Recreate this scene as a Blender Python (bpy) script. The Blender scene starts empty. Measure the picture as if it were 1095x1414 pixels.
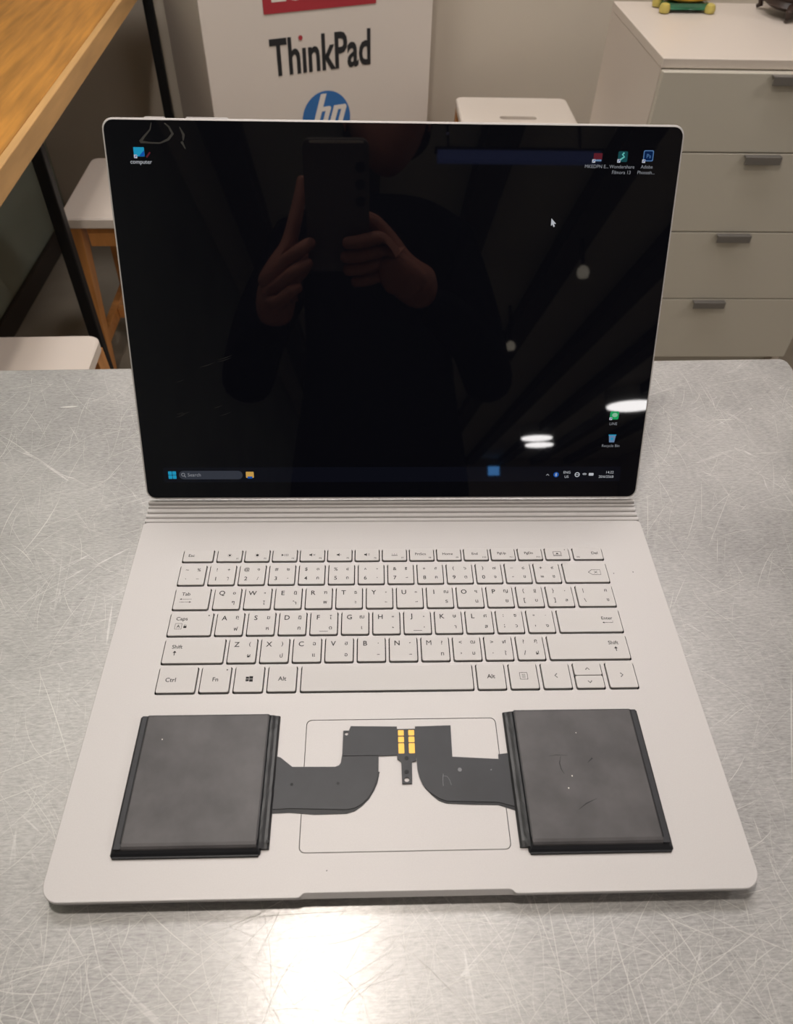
import bpy, bmesh, math, random
from mathutils import Vector, Matrix
from mathutils.geometry import tessellate_polygon

scene = bpy.context.scene
COL = scene.collection
rad = math.radians
TABLE = 0.75          # height of the steel table
DECK = 0.0105         # keyboard deck above the table

# ------------------------------------------------------------------ camera
cam_data = bpy.data.cameras.new('camera')
cam = bpy.data.objects.new('camera', cam_data)
COL.objects.link(cam)
CAM_POS = Vector((-0.01567, -0.10570, TABLE + DECK + 0.37958))
CAM_ROT = (Matrix.Rotation(rad(-2.80405), 3, 'Z') @ Matrix.Rotation(rad(42.9832), 3, 'X')
           @ Matrix.Rotation(rad(1.82852), 3, 'Z'))
cam.matrix_world = Matrix.Translation(CAM_POS) @ CAM_ROT.to_4x4()
cam_data.sensor_fit = 'HORIZONTAL'
cam_data.sensor_width = 36.0
cam_data.lens = 1024.509 / 1095.0 * 36.0
cam_data.clip_start = 0.02
cam_data.clip_end = 60.0
cam_data.dof.use_dof = True
cam_data.dof.focus_distance = 0.52
cam_data.dof.aperture_fstop = 20.0
scene.camera = cam

# ------------------------------------------------------------------ world, exposure
world = bpy.data.worlds.new('world')
scene.world = world
world.use_nodes = True
world.node_tree.nodes['Background'].inputs[0].default_value = (0.9, 0.85, 0.78, 1)
world.node_tree.nodes['Background'].inputs[1].default_value = 0.05
vs = scene.view_settings
vs.view_transform = 'Standard'
vs.look = 'None'
vs.gamma = 1.0
vs.use_curve_mapping = False
vs.exposure = -0.50
scene.cycles.use_denoising = True

PENDANT_POWER = 38.0
CEILING_GLOW = 26.5
PENDANT = Vector((-0.128, 0.212, 2.0))


# ------------------------------------------------------------------ helpers
def mat(name, color, rough=0.5, metal=0.0, spec=0.5, emit=None, estr=1.0, bump=None,
        vary=None, coat=0.0):
    """bump=(scale, strength, distance, stretch); vary=(scale, amount, stretch)"""
    m = bpy.data.materials.new(name)
    m.use_nodes = True
    nt = m.node_tree
    b = nt.nodes['Principled BSDF']
    b.inputs['Base Color'].default_value = (*color, 1)
    b.inputs['Roughness'].default_value = rough
    b.inputs['Metallic'].default_value = metal
    b.inputs['Specular IOR Level'].default_value = spec
    if coat:
        b.inputs['Coat Weight'].default_value = coat
    if emit:
        b.inputs['Emission Color'].default_value = (*emit, 1)
        b.inputs['Emission Strength'].default_value = estr
    tc = nt.nodes.new('ShaderNodeTexCoord')

    def noise(scale, stretch, detail=3):
        mp = nt.nodes.new('ShaderNodeMapping')
        mp.inputs['Scale'].default_value = stretch
        nt.links.new(tc.outputs['Object'], mp.inputs['Vector'])
        n = nt.nodes.new('ShaderNodeTexNoise')
        n.inputs['Scale'].default_value = scale
        n.inputs['Detail'].default_value = detail
        nt.links.new(mp.outputs[0], n.inputs['Vector'])
        return n
    if vary:
        n = noise(vary[0], vary[2] if len(vary) > 2 else (1, 1, 1), 4)
        r = nt.nodes.new('ShaderNodeValToRGB')
        a = vary[1]
        r.color_ramp.elements[0].position = 0.3
        r.color_ramp.elements[1].position = 0.7
        r.color_ramp.elements[0].color = (*[max(0, c * (1 - a)) for c in color], 1)
        r.color_ramp.elements[1].color = (*[min(1, c * (1 + a)) for c in color], 1)
        nt.links.new(n.outputs['Fac'], r.inputs[0])
        nt.links.new(r.outputs[0], b.inputs['Base Color'])
    if bump:
        n = noise(bump[0], bump[3] if len(bump) > 3 else (1, 1, 1))
        bp = nt.nodes.new('ShaderNodeBump')
        bp.inputs['Strength'].default_value = bump[1]
        bp.inputs['Distance'].default_value = bump[2]
        nt.links.new(n.outputs['Fac'], bp.inputs['Height'])
        nt.links.new(bp.outputs[0], b.inputs['Normal'])
    return m


def mesh_of(name, verts, faces, smooth=None):
    me = bpy.data.meshes.new(name)
    me.from_pydata([tuple(v) for v in verts], [], faces)
    bm = bmesh.new()
    bm.from_mesh(me)
    bmesh.ops.recalc_face_normals(bm, faces=bm.faces)
    bm.to_mesh(me)
    bm.free()
    if smooth:
        smooth_by_angle(me, smooth)
    return me


def smooth_by_angle(me, angle):
    bm = bmesh.new()
    bm.from_mesh(me)
    for f in bm.faces:
        f.smooth = True
    for e in bm.edges:
        if len(e.link_faces) != 2 or e.calc_face_angle(0) > rad(angle):
            e.smooth = False
    bm.to_mesh(me)
    bm.free()


def obj(name, me, material, parent=None, loc=(0, 0, 0), rot=(0, 0, 0)):
    o = bpy.data.objects.new(name, me)
    COL.objects.link(o)
    if material is not None and me is not None and len(me.materials) == 0:
        me.materials.append(material)
    o.location = loc
    o.rotation_euler = rot
    o.parent = parent
    return o


def thing(name, label, cat, loc=(0, 0, 0), rotz=0.0, group=None):
    o = bpy.data.objects.new(name, None)
    COL.objects.link(o)
    o.empty_display_size = 0.05
    o.location = loc
    o.rotation_euler = (0, 0, rotz)
    return tag(o, label, cat, group)


def tag(o, label, cat, group=None):
    o['label'] = label
    o['category'] = cat
    if group:
        o['group'] = group
    return o


def structure(o):
    o['kind'] = 'structure'
    return o


class MB:
    """collects shapes into one mesh"""

    def __init__(self):
        self.v, self.f = [], []

    def add(self, verts, faces):
        n = len(self.v)
        self.v += [tuple(p) for p in verts]
        self.f += [tuple(i + n for i in fc) for fc in faces]
        return self

    def box(self, x0, x1, y0, y1, z0, z1, bev=0.0, seg=2, mtx=None):
        bm = bmesh.new()
        bmesh.ops.create_cube(bm, size=1)
        for v in bm.verts:
            v.co = Vector(((x0 + x1) / 2 + v.co.x * (x1 - x0), (y0 + y1) / 2 + v.co.y * (y1 - y0),
                           (z0 + z1) / 2 + v.co.z * (z1 - z0)))
        if bev:
            bmesh.ops.bevel(bm, geom=bm.edges[:], offset=bev, segments=seg, affect='EDGES', profile=0.5)
        if mtx:
            bmesh.ops.transform(bm, matrix=mtx, verts=bm.verts)
        bm.verts.index_update()
        self.add([v.co.copy() for v in bm.verts], [[v.index for v in f.verts] for f in bm.faces])
        bm.free()
        return self

    def rings(self, rings, cap0=True, cap1=True):
        """loft closed rings of equal length"""
        n = len(rings[0])
        vs_, fs = [], []
        for r in rings:
            vs_ += list(r)
        for k in range(len(rings) - 1):
            for i in range(n):
                j = (i + 1) % n
                fs.append((k * n + i, k * n + j, (k + 1) * n + j, (k + 1) * n + i))
        if cap0:
            fs.append(tuple(range(n))[::-1])
        if cap1:
            fs.append(tuple((len(rings) - 1) * n + i for i in range(n)))
        return self.add(vs_, fs)

    def tube(self, pts, radii, seg=10, cap=True):
        pts = [Vector(p) for p in pts]
        if not hasattr(radii, '__len__'):
            radii = [radii] * len(pts)
        rings = []
        up = Vector((0.13, 0.31, 0.94)).normalized()
        for i, p in enumerate(pts):
            d = (pts[min(i + 1, len(pts) - 1)] - pts[max(i - 1, 0)]).normalized()
            a = d.cross(up)
            if a.length < 1e-3:
                a = d.cross(Vector((1, 0, 0)))
            a.normalize()
            b = d.cross(a)
            rings.append([p + radii[i] * (math.cos(t) * a + math.sin(t) * b)
                          for t in [2 * math.pi * k / seg for k in range(seg)]])
        return self.rings(rings, cap, cap)

    def lathe(self, prof, seg=24, cx=0, cy=0, cap0=True, cap1=True):
        rings = [[(cx + r * math.cos(2 * math.pi * k / seg), cy + r * math.sin(2 * math.pi * k / seg), z)
                  for k in range(seg)] for r, z in prof]
        return self.rings(rings, cap0, cap1)

    def prism(self, outline, z0, z1, holes=()):
        """flat plate with holes"""
        loops = [list(outline)] + [list(h) for h in holes]
        tri = tessellate_polygon([[Vector((x, y, 0)) for x, y in lp] for lp in loops])
        flat = [p for lp in loops for p in lp]
        n = len(flat)
        fs = [tuple(t) for t in tri] + [tuple(i + n for i in t) for t in tri]
        k = 0
        for lp in loops:
            m = len(lp)
            for i in range(m):
                j = (i + 1) % m
                fs.append((k + i, k + j, n + k + j, n + k + i))
            k += m
        return self.add([(x, y, z0) for x, y in flat] + [(x, y, z1) for x, y in flat], fs)

    def build(self, name, material, parent=None, smooth=None, loc=(0, 0, 0), rot=(0, 0, 0), scale=None):
        v = self.v if scale is None else [(p[0] * scale, p[1] * scale, p[2] * scale) for p in self.v]
        return obj(name, mesh_of(name, v, self.f, smooth), material, parent, loc, rot)


def rrect(x0, x1, y0, y1, r, n=4):
    """rounded rectangle outline, counter-clockwise; r may be 4 radii (bl, br, tr, tl)"""
    if not hasattr(r, '__len__'):
        r = (r,) * 4
    out = []
    for (cx, cy, rr, a0) in ((x0 + r[0], y0 + r[0], r[0], 180), (x1 - r[1], y0 + r[1], r[1], 270),
                             (x1 - r[2], y1 - r[2], r[2], 0), (x0 + r[3], y1 - r[3], r[3], 90)):
        for k in range(n + 1):
            a = rad(a0 + 90 * k / n)
            out.append((cx + rr * math.cos(a), cy + rr * math.sin(a)))
    return out


def circle(cx, cy, r, n=16):
    return [(cx + r * math.cos(2 * math.pi * k / n), cy + r * math.sin(2 * math.pi * k / n)) for k in range(n)]


GLYPHS = {}


def glyph(s, bold=0.0):
    if (s, bold) not in GLYPHS:
        c = bpy.data.curves.new('text', 'FONT')
        c.body = s
        c.size = 1.0
        c.resolution_u = 3
        c.offset = bold
        o = bpy.data.objects.new('text', c)
        COL.objects.link(o)
        me = bpy.data.meshes.new_from_object(o.evaluated_get(bpy.context.evaluated_depsgraph_get()))
        v = [(p.co.x, p.co.y) for p in me.vertices]
        f = [tuple(p.vertices) for p in me.polygons]
        bpy.data.objects.remove(o)
        bpy.data.curves.remove(c)
        bpy.data.meshes.remove(me)
        GLYPHS[(s, bold)] = (v, f)
    return GLYPHS[(s, bold)]


def put_text(mb, s, x, y, z, size, align='c', sx=1.0, vcenter=False, bold=0.0):
    """add flat text; x is the centre / left / right, y the baseline (or the centre)"""
    v, f = glyph(s, bold)
    if not v:
        return
    xs = [p[0] for p in v]
    ys = [p[1] for p in v]
    ox = {'c': (min(xs) + max(xs)) / 2, 'l': min(xs), 'r': max(xs)}[align]
    oy = (min(ys) + max(ys)) / 2 if vcenter else 0
    mb.add([(x + (p[0] - ox) * size * sx, y + (p[1] - oy) * size, z) for p in v], f)


def strip(mb, pts, w, z):
    """flat ribbon along 2-D points; w may taper"""
    n = len(pts)
    vs_, fs = [], []
    for i, p in enumerate(pts):
        a = pts[max(i - 1, 0)]
        b = pts[min(i + 1, n - 1)]
        dx, dy = b[0] - a[0], b[1] - a[1]
        l = math.hypot(dx, dy) or 1
        ww = w[i] if hasattr(w, '__len__') else w
        nx, ny = -dy / l * ww / 2, dx / l * ww / 2
        vs_ += [(p[0] + nx, p[1] + ny, z), (p[0] - nx, p[1] - ny, z)]
    for i in range(n - 1):
        fs.append((2 * i, 2 * i + 1, 2 * i + 3, 2 * i + 2))
    mb.add(vs_, fs)


# ------------------------------------------------------------------ materials
M = {}
M['wall'] = mat('wall_paint', (0.56, 0.49, 0.405), 0.85, vary=(3, 0.04), bump=(60, 0.05, 0.002))
M['green_wall'] = mat('grey_green_panel', (0.33, 0.37, 0.31), 0.5, vary=(2.5, 0.12))
M['ceiling'] = mat('ceiling_paint', (0.82, 0.78, 0.68), 0.8)
M['beam'] = mat('dark_beam', (0.10, 0.095, 0.085), 0.7)
M['floor'] = mat('floor_vinyl', (0.29, 0.25, 0.20), 0.55, vary=(6, 0.15))
M['baseboard'] = mat('dark_baseboard', (0.045, 0.035, 0.03), 0.6)
M['pillar'] = mat('pillar_paint', (0.64, 0.565, 0.505), 0.7, vary=(2, 0.02))
M['silver'] = mat('silver_magnesium', (0.55, 0.520, 0.512), 0.52, 0.12, 0.35, bump=(2600, 0.06, 0.0002), vary=(1900, 0.035))
M['key'] = mat('key_cap', (0.57, 0.540, 0.530), 0.55, 0.0, 0.35, vary=(1900, 0.03))
M['legend'] = mat('legend_ink', (0.022, 0.021, 0.021), 0.7, spec=0.2)
M['well'] = mat('key_well', (0.012, 0.012, 0.012), 0.7)
M['rubber'] = mat('rubber', (0.02, 0.02, 0.02), 0.8)
M['glass'] = mat('screen_glass', (0.003, 0.003, 0.0035), 0.02, 0.0, 0.60, emit=(0.35, 0.4, 1.0), estr=0.0022)
M['pouch'] = mat('battery_pouch', (0.074, 0.068, 0.070), 0.5, 0.1, 0.4, vary=(55, 0.22), bump=(90, 0.12, 0.001))
M['tape'] = mat('black_tape', (0.008, 0.008, 0.010), 0.45, 0.0, 0.3, bump=(220, 0.3, 0.0006))
M['shiny_tape'] = mat('shiny_black_tape', (0.018, 0.018, 0.020), 0.45, bump=(160, 0.4, 0.0008, (2.2, 0.4, 1)))
M['flex'] = mat('flex_cable', (0.021, 0.021, 0.025), 0.45, spec=0.35, vary=(70, 0.15))
M['gold'] = mat('gold_contact', (0.72, 0.40, 0.075), 0.5, 0.5)
M['wood'] = mat('oak_top', (0.46, 0.20, 0.032), 0.45, vary=(9, 0.28, (9, 0.7, 3)))
M['wood_edge'] = mat('oak_edge', (0.58, 0.33, 0.125), 0.5, vary=(10, 0.15, (4, 0.5, 4)))
M['stool_wood'] = mat('beech_leg', (0.50, 0.215, 0.062), 0.45, vary=(14, 0.15, (5, 5, 0.6)))
M['stool_seat'] = mat('white_seat', (0.72, 0.64, 0.57), 0.45)
M['black_metal'] = mat('black_metal', (0.006, 0.006, 0.007), 0.55, spec=0.3)
M['cab'] = mat('white_cabinet', (0.61, 0.53, 0.465), 0.45)
M['cab_front'] = mat('cabinet_front', (0.52, 0.475, 0.40), 0.4)
M['handle'] = mat('handle_metal', (0.17, 0.155, 0.14), 0.5, 0.3)
M['red'] = mat('red_print', (0.36, 0.022, 0.032), 0.6)
M['black_print'] = mat('black_print', (0.012, 0.012, 0.014), 0.6)
M['blue_print'] = mat('blue_print', (0.028, 0.135, 0.37), 0.6)
M['white_print'] = mat('white_print', (0.72, 0.66, 0.6), 0.6)
M['jade'] = mat('green_glass', (0.03, 0.17, 0.085), 0.15, coat=0.5)
M['gold_fig'] = mat('gold_paint', (0.75, 0.42, 0.05), 0.28, 0.85)
M['yellow'] = mat('yellow_foot', (0.50, 0.40, 0.10), 0.35)
M['dark_wood'] = mat('dark_wood', (0.035, 0.018, 0.012), 0.4)
M['cloth'] = mat('black_cloth', (0.005, 0.005, 0.006), 0.95, spec=0.05)
M['skin'] = mat('skin', (0.40, 0.165, 0.115), 0.6, spec=0.2)
M['hair'] = mat('hair', (0.01, 0.008, 0.007), 0.5)
M['phone'] = mat('phone_shell', (0.10, 0.08, 0.065), 0.5)
M['phone_highlight'] = mat('phone_highlight', (0.7, 0.6, 0.5), 0.4)
M['lamp_white'] = mat('lamp_white', (0.8, 0.8, 0.78), 0.5)
M['lamp_glow'] = mat('lamp_glow', (0.8, 0.8, 0.8), 0.5, emit=(1.0, 0.965, 0.952), estr=CEILING_GLOW)
M['bulb_glow'] = mat('bulb_glow', (0.8, 0.8, 0.8), 0.5, emit=(1.0, 0.88, 0.70), estr=1.6)
M['blue_glow'] = mat('blue_glow', (0.1, 0.3, 0.6), 0.5, emit=(0.12, 0.42, 1.0), estr=7)


def emis(name, c, s=1.0):
    return mat(name, (0.0, 0.0, 0.0), 0.3, 0, 0.0, emit=c, estr=s)


M['icon_white'] = emis('icon_white', (0.60, 0.62, 0.66))
M['icon_dim'] = emis('icon_dim', (0.30, 0.31, 0.34))
M['icon_cyan'] = emis('icon_cyan', (0.02, 0.36, 0.60))
M['icon_blue'] = emis('icon_blue', (0.01, 0.10, 0.45))
M['icon_teal'] = emis('icon_teal', (0.012, 0.075, 0.085))
M['icon_navy'] = emis('icon_navy', (0.004, 0.018, 0.075))
M['icon_ps'] = emis('icon_ps', (0.10, 0.22, 0.45))
M['icon_red'] = emis('icon_red', (0.13, 0.018, 0.028))
M['icon_green'] = emis('icon_green', (0.02, 0.40, 0.13))
M['icon_steel'] = emis('icon_steel', (0.16, 0.27, 0.45))
M['icon_yellow'] = emis('icon_yellow', (0.72, 0.42, 0.10))
M['taskbar'] = mat('taskbar_tint', (0, 0, 0), 0.02, 0, 0.6, emit=(0.5, 0.55, 1.0), estr=0.009)
M['search'] = mat('search_tint', (0, 0, 0), 0.02, 0, 0.6, emit=(0.66, 0.74, 1.0), estr=0.062)
M['smudge'] = mat('smudge', (0.05, 0.048, 0.045), 0.6, 0, 0.3)


def steel_material():
    m = bpy.data.materials.new('brushed_steel')
    m.use_nodes = True
    nt = m.node_tree
    N, Lk = nt.nodes.new, nt.links.new
    b = nt.nodes['Principled BSDF']
    b.inputs['Metallic'].default_value = 0.5
    b.inputs['Specular IOR Level'].default_value = 0.3
    tc = N('ShaderNodeTexCoord')

    def noise(scale, stretch, detail=4, rot=0.0, rough=0.6):
        mp = N('ShaderNodeMapping')
        mp.inputs['Scale'].default_value = stretch
        r = N('ShaderNodeVectorRotate')
        r.rotation_type = 'Z_AXIS'
        r.inputs['Angle'].default_value = rot
        Lk(tc.outputs['Object'], r.inputs['Vector'])
        Lk(r.outputs[0], mp.inputs['Vector'])
        n = N('ShaderNodeTexNoise')
        n.inputs['Scale'].default_value = scale
        n.inputs['Detail'].default_value = detail
        n.inputs['Roughness'].default_value = rough
        Lk(mp.outputs[0], n.inputs['Vector'])
        return n.outputs['Fac']

    def ramp(fac, stops):
        r = N('ShaderNodeValToRGB')
        els = r.color_ramp.elements
        while len(els) < len(stops):
            els.new(0.5)
        for e, (p, c) in zip(els, stops):
            e.position = p
            e.color = (c, c, c, 1)
        Lk(fac, r.inputs[0])
        return r.outputs[0]

    def math_(op, a, b_):
        n = N('ShaderNodeMath')
        n.operation = op
        for i, q in enumerate((a, b_)):
            if isinstance(q, (int, float)):
                n.inputs[i].default_value = q
            else:
                Lk(q, n.inputs[i])
        return n.outputs[0]
    brush = noise(60, (1.0, 22, 1), 5)
    fine = noise(240, (1.0, 9, 1), 3)
    blotch = noise(7, (1, 1, 1), 4)
    patch = noise(14, (1, 1, 1), 3)
    scr = None
    rnd = random.Random(5)
    for k in range(7):
        n = noise(rnd.uniform(26, 40), (0.10, rnd.uniform(2.4, 3.4), 1), 2, rot=rnd.uniform(0, 3.14), rough=0.35)
        # a thin level line of stretched noise reads as a hair scratch
        d = math_('ABSOLUTE', math_('SUBTRACT', n, 0.5 + rnd.uniform(0.08, 0.14)), 0.0)
        line = ramp(d, [(0.0, 1.0), (0.0035, 0.0)])
        gate = ramp(noise(rnd.uniform(5, 9), (1, 1, 1), 2), [(0.5, 0.0), (0.62, 1.0)])
        line = math_('MULTIPLY', line, gate)
        scr = line if scr is None else math_('MAXIMUM', scr, line)
    speck = noise(520, (0.45, 1.6, 1), 3, rough=0.7)
    tone = math_('ADD', math_('MULTIPLY', brush, 0.22), math_('MULTIPLY', fine, 0.22))
    tone = math_('ADD', tone, math_('MULTIPLY', ramp(speck, [(0.32, 0.0), (0.68, 1.0)]), 0.15))
    tone = math_('ADD', tone, math_('MULTIPLY', ramp(blotch, [(0.38, 0.0), (0.62, 1.0)]), 0.12))
    tone = math_('ADD', tone, 0.075)
    tone = math_('ADD', tone, math_('MULTIPLY', scr, 0.22))
    comb = N('ShaderNodeCombineColor')
    Lk(tone, comb.inputs[0])
    Lk(math_('MULTIPLY', tone, 0.967), comb.inputs[1])
    Lk(math_('MULTIPLY', tone, 0.945), comb.inputs[2])
    Lk(comb.outputs[0], b.inputs['Base Color'])
    rg = math_('ADD', math_('MULTIPLY', brush, 0.12), math_('ADD', math_('MULTIPLY', patch, 0.10), 0.42))
    Lk(rg, b.inputs['Roughness'])
    # a second, tighter lobe: the polished ridges between the brush lines
    b2 = N('ShaderNodeBsdfPrincipled')
    b2.inputs['Metallic'].default_value = 0.95
    Lk(comb.outputs[0], b2.inputs['Base Color'])
    Lk(math_('ADD', math_('MULTIPLY', brush, 0.10), 0.24), b2.inputs['Roughness'])
    tg = N('ShaderNodeCombineXYZ')
    tg.inputs[1].default_value = 1.0
    for q, an in ((b, 0.25), (b2, 0.6)):
        q.inputs['Anisotropic'].default_value = an
        Lk(tg.outputs[0], q.inputs['Tangent'])
    mx = N('ShaderNodeMixShader')
    mx.inputs[0].default_value = 0.17
    Lk(b.outputs[0], mx.inputs[1])
    Lk(b2.outputs[0], mx.inputs[2])
    Lk(mx.outputs[0], nt.nodes['Material Output'].inputs['Surface'])
    return m


M['steel'] = steel_material()
M['steel_plain'] = mat('steel_plain', (0.5, 0.5, 0.49), 0.35, 0.9)
M['scratch'] = mat('scratch', (0.66, 0.645, 0.61), 0.6, 0.2)

# ------------------------------------------------------------------ the room
XL, XR, YB, YF, CEIL = -0.97, 4.6, 2.2, -13.0, 2.7
structure(MB().box(XL - 0.1, XR + 0.1, YF - 0.1, YB + 0.1, -0.1, 0.0).build('floor', M['floor']))
structure(MB().box(XL - 0.1, XR + 0.1, YF - 0.1, YB + 0.1, CEIL, CEIL + 0.1).build('ceiling', M['ceiling']))
structure(MB().box(XL, XR, YB, YB + 0.1, 0.0, CEIL).build('wall_back', M['wall']))
structure(MB().box(XL - 0.1, XL, YF, YB, 0.0, CEIL).build('wall_left', M['green_wall']))
structure(MB().box(XR, XR + 0.1, YF, YB, 0.0, CEIL).build('wall_right', M['wall']))
structure(MB().box(XL, XR, YF - 0.1, YF, 0.0, CEIL).build('wall_front', M['wall']))
structure(MB().box(XL + 0.0005, XL + 0.014, YF, YB - 0.001, 0.0, 0.06, 0.003).build('baseboard_left', M['baseboard']))
structure(MB().box(XL + 0.015, XR, YB - 0.012, YB - 0.0005, 0.0, 0.09, 0.003).build('baseboard_back', M['cab']))
for k in range(8):
    x = -0.75 + k * 0.62
    structure(MB().box(x, x + 0.16, YF + 0.01, YB - 0.01, CEIL - 0.12, CEIL - 0.0005, 0.004).build('trim_%d' % (k + 1), M['beam']))

# white pillar with printed logos, turned towards the right
PA = rad(24.6)
PW, PD = 0.579, 0.36
pillar = MB().box(0, PW, 0, PD, 0, CEIL - 0.13, 0.002).build('wall_pillar', M['pillar'], None, None, (-0.3874, 1.8, 0.0), (0, 0, PA))
structure(pillar)


def print_on_pillar(name, mb, m):
    # shapes drawn in (x along the face, height) are turned upright onto the face
    v = [(p[0], -0.0012 - p[2], p[1]) for p in mb.v]
    o = obj(name, mesh_of(name, v, mb.f), m, pillar)
    return o


def face_text(s, x0, x1, y0, y1, z, bold=0.0):
    v, f = glyph(s, bold)
    xs = [p[0] for p in v]
    ys = [p[1] for p in v]
    return MB().add([(x0 + (p[0] - min(xs)) / (max(xs) - min(xs)) * (x1 - x0),
                      y0 + (p[1] - min(ys)) / (max(ys) - min(ys)) * (y1 - y0), z) for p in v], f)


print_on_pillar('red_logo_panel', MB().prism(rrect(0.1455, 0.4245, 0.6745, 0.770, 0.001, 1), 0, 0.0006), M['red'])
print_on_pillar('logo_lettering', face_text('Lenovo', 0.166, 0.404, 0.6955, 0.7515, 0.001, 0.012), M['white_print'])
# narrow black lettering whose i carries a red dot
print_on_pillar('narrow_lettering', face_text('Th\u0131nkPad', 0.152, 0.410, 0.5460, 0.6250, 0.0, 0.022), M['black_print'])
print_on_pillar('red_dot', MB().prism(circle(0.2295, 0.6213, 0.0052, 12), 0, 0.0006), M['red'])
CX, CZ, CR = 0.2865, 0.4365, 0.0650
print_on_pillar('blue_roundel', MB().prism(circle(CX, CZ, CR, 40), 0, 0.0004), M['blue_print'])
hp = MB()


def slanted(pts):
    # slanted strokes: x shifts with height
    q = [(CX + x + (y * 0.36), CZ + y) for x, y in pts]
    hp.prism(q, 0.0006, 0.0012)


slanted([(-0.034, -0.040), (-0.019, -0.040), (-0.019, 0.059), (-0.034, 0.059)])
slanted([(-0.019, 0.019), (-0.019, 0.029), (0.000, 0.029), (0.004, 0.025), (0.004, -0.040), (-0.009, -0.040), (-0.009, 0.019)])
slanted([(0.011, -0.060), (0.025, -0.060), (0.025, 0.029), (0.011, 0.029)])
slanted([(0.025, 0.019), (0.025, 0.029), (0.042, 0.029), (0.047, 0.024), (0.047, -0.034), (0.042, -0.040), (0.025, -0.040), (0.025, -0.030), (0.034, -0.030), (0.034, 0.019)])
print_on_pillar('roundel_letters', hp, M['white_print'])

# ------------------------------------------------------------------ steel work table
ta = math.atan2(0.4459 - 0.4256, 0.3558 + 0.3339)
TW, TD = 1.15, 0.72
table = thing('work_table', 'brushed stainless steel work table covered in scratches under the laptop', 'table',
              (0.3605, 0.4462, 0.0), ta)          # origin: rear right corner on the floor
slab = MB()
ol = rrect(-TW, 0.0, -TD, 0.0, 0.007, 5)
ins = rrect(-TW + 0.002, -0.002, -TD + 0.002, -0.002, 0.006, 5)
slab.rings([[(x, y, TABLE - 0.035) for x, y in ol], [(x, y, TABLE - 0.0015) for x, y in ol],
            [(x, y, TABLE - 0.0004) for x, y in rrect(-TW + .0005, -.0005, -TD + .0005, -.0005, .0065, 5)],
            [(x, y, TABLE) for x, y in ins]])
top = slab.build('tabletop', M['steel'], table)
for sx in (-TW + 0.05, -0.05):
    for sy in (-TD + 0.05, -0.05):
        leg = MB().lathe([(0.012, 0.0), (0.022, 0.004), (0.022, 0.03), (0.019, 0.032), (0.019, TABLE - 0.034)], 16, sx, sy)
        leg.build('leg', M['steel_plain'], table, 40)
for sy in (-TD + 0.05, -0.05):
    MB().tube([(-TW + 0.05, sy, 0.16), (-0.05, sy, 0.16)], 0.012, 10).build('cross_bar', M['steel_plain'], table, 40)
MB().box(-TW + 0.03, -0.03, -TD + 0.03, -0.03, TABLE - 0.075, TABLE - 0.0352, 0.003).build('apron', M['steel_plain'], table)

rnd = random.Random(11)
sm = MB()
inv = Matrix.Rotation(-ta, 2)


def tloc(x, y):
    v = inv @ Vector((x - 0.3605, y - 0.4462))
    return (v.x, v.y)


def scratch(x, y, a, l, w, bend):
    pts, ws = [], []
    n = 6
    for i in range(n):
        t = i / (n - 1)
        pts.append(tloc(x + math.cos(a + bend * (t - .5)) * l * (t - .5) - math.sin(a) * bend * l * (t * t - t) * .6,
                        y + math.sin(a + bend * (t - .5)) * l * (t - .5) + math.cos(a) * bend * l * (t * t - t) * .6))
        ws.append(w * (0.25 + 0.75 * math.sin(math.pi * t)))
    pts = [p for p in pts if -TW + .01 < p[0] < -.01 and -TD + .01 < p[1] < -.01]
    if len(pts) > 2:
        strip(sm, pts, ws[:len(pts)], TABLE + 0.00006)


for k in range(2000):
    side = rnd.random()
    if side < 0.36:
        x, y = rnd.uniform(-0.36, -0.17), rnd.uniform(-0.05, 0.42)
    elif side < 0.62:
        x, y = rnd.uniform(0.17, 0.355), rnd.uniform(-0.05, 0.42)
    elif side < 0.94:
        x, y = rnd.uniform(-0.22, 0.22), rnd.uniform(-0.075, 0.0)
    else:
        x, y = rnd.uniform(-0.7, 0.35), rnd.uniform(-0.25, 0.43)
    a = rnd.choice((rnd.gauss(1.5, 0.35), rnd.gauss(0.5, 0.3), rnd.gauss(2.2, 0.4), rnd.uniform(0, 3.14)))
    scratch(x, y, a, rnd.uniform(0.006, 0.05) * (1.6 if rnd.random() < 0.15 else 1), rnd.choice((.00008, .00012, .00012, .00018, .00026)), rnd.gauss(0, 0.12))
for (x, y, a, l, w, b) in ((-0.245, 0.245, 1.35, 0.055, 0.0010, 0.2), (-0.27, 0.255, 1.5, 0.04, 0.0007, -0.2),
                           (-0.29, 0.33, 2.5, 0.04, 0.0006, 0.1), (-0.262, 0.376, 0.1, 0.014, 0.0028, 0.0),
                           (-0.25, 0.22, 2.4, 0.03, 0.0007, 0.3), (-0.195, 0.10, 2.1, 0.07, 0.0007, 0.05),
                           (-0.20, 0.075, 0.45, 0.06, 0.0007, 0.0), (-0.205, 0.055, 0.4, 0.05, 0.0006, 0.0),
                           (0.225, 0.09, 1.2, 0.07, 0.0007, 0.0), (0.27, 0.075, 1.45, 0.09, 0.0006, 0.1),
                           (0.275, 0.36, 0.05, 0.02, 0.0016, 0.0), (0.30, 0.32, 0.1, 0.03, 0.0008, 0.1),
                           (-0.165, -0.03, 1.25, 0.05, 0.0006, 0.0), (0.10, -0.03, 1.7, 0.045, 0.0006, -0.1),
                           (0.13, -0.02, 2.0, 0.04, 0.0006, 0.3), (-0.30, 0.19, 1.3, 0.05, 0.0007, -0.15)):
    scratch(x, y, a, l, w * .6, b * .5)
so = sm.build('scratch_marks', M['scratch'], top)
so['kind'] = 'stuff'

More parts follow.
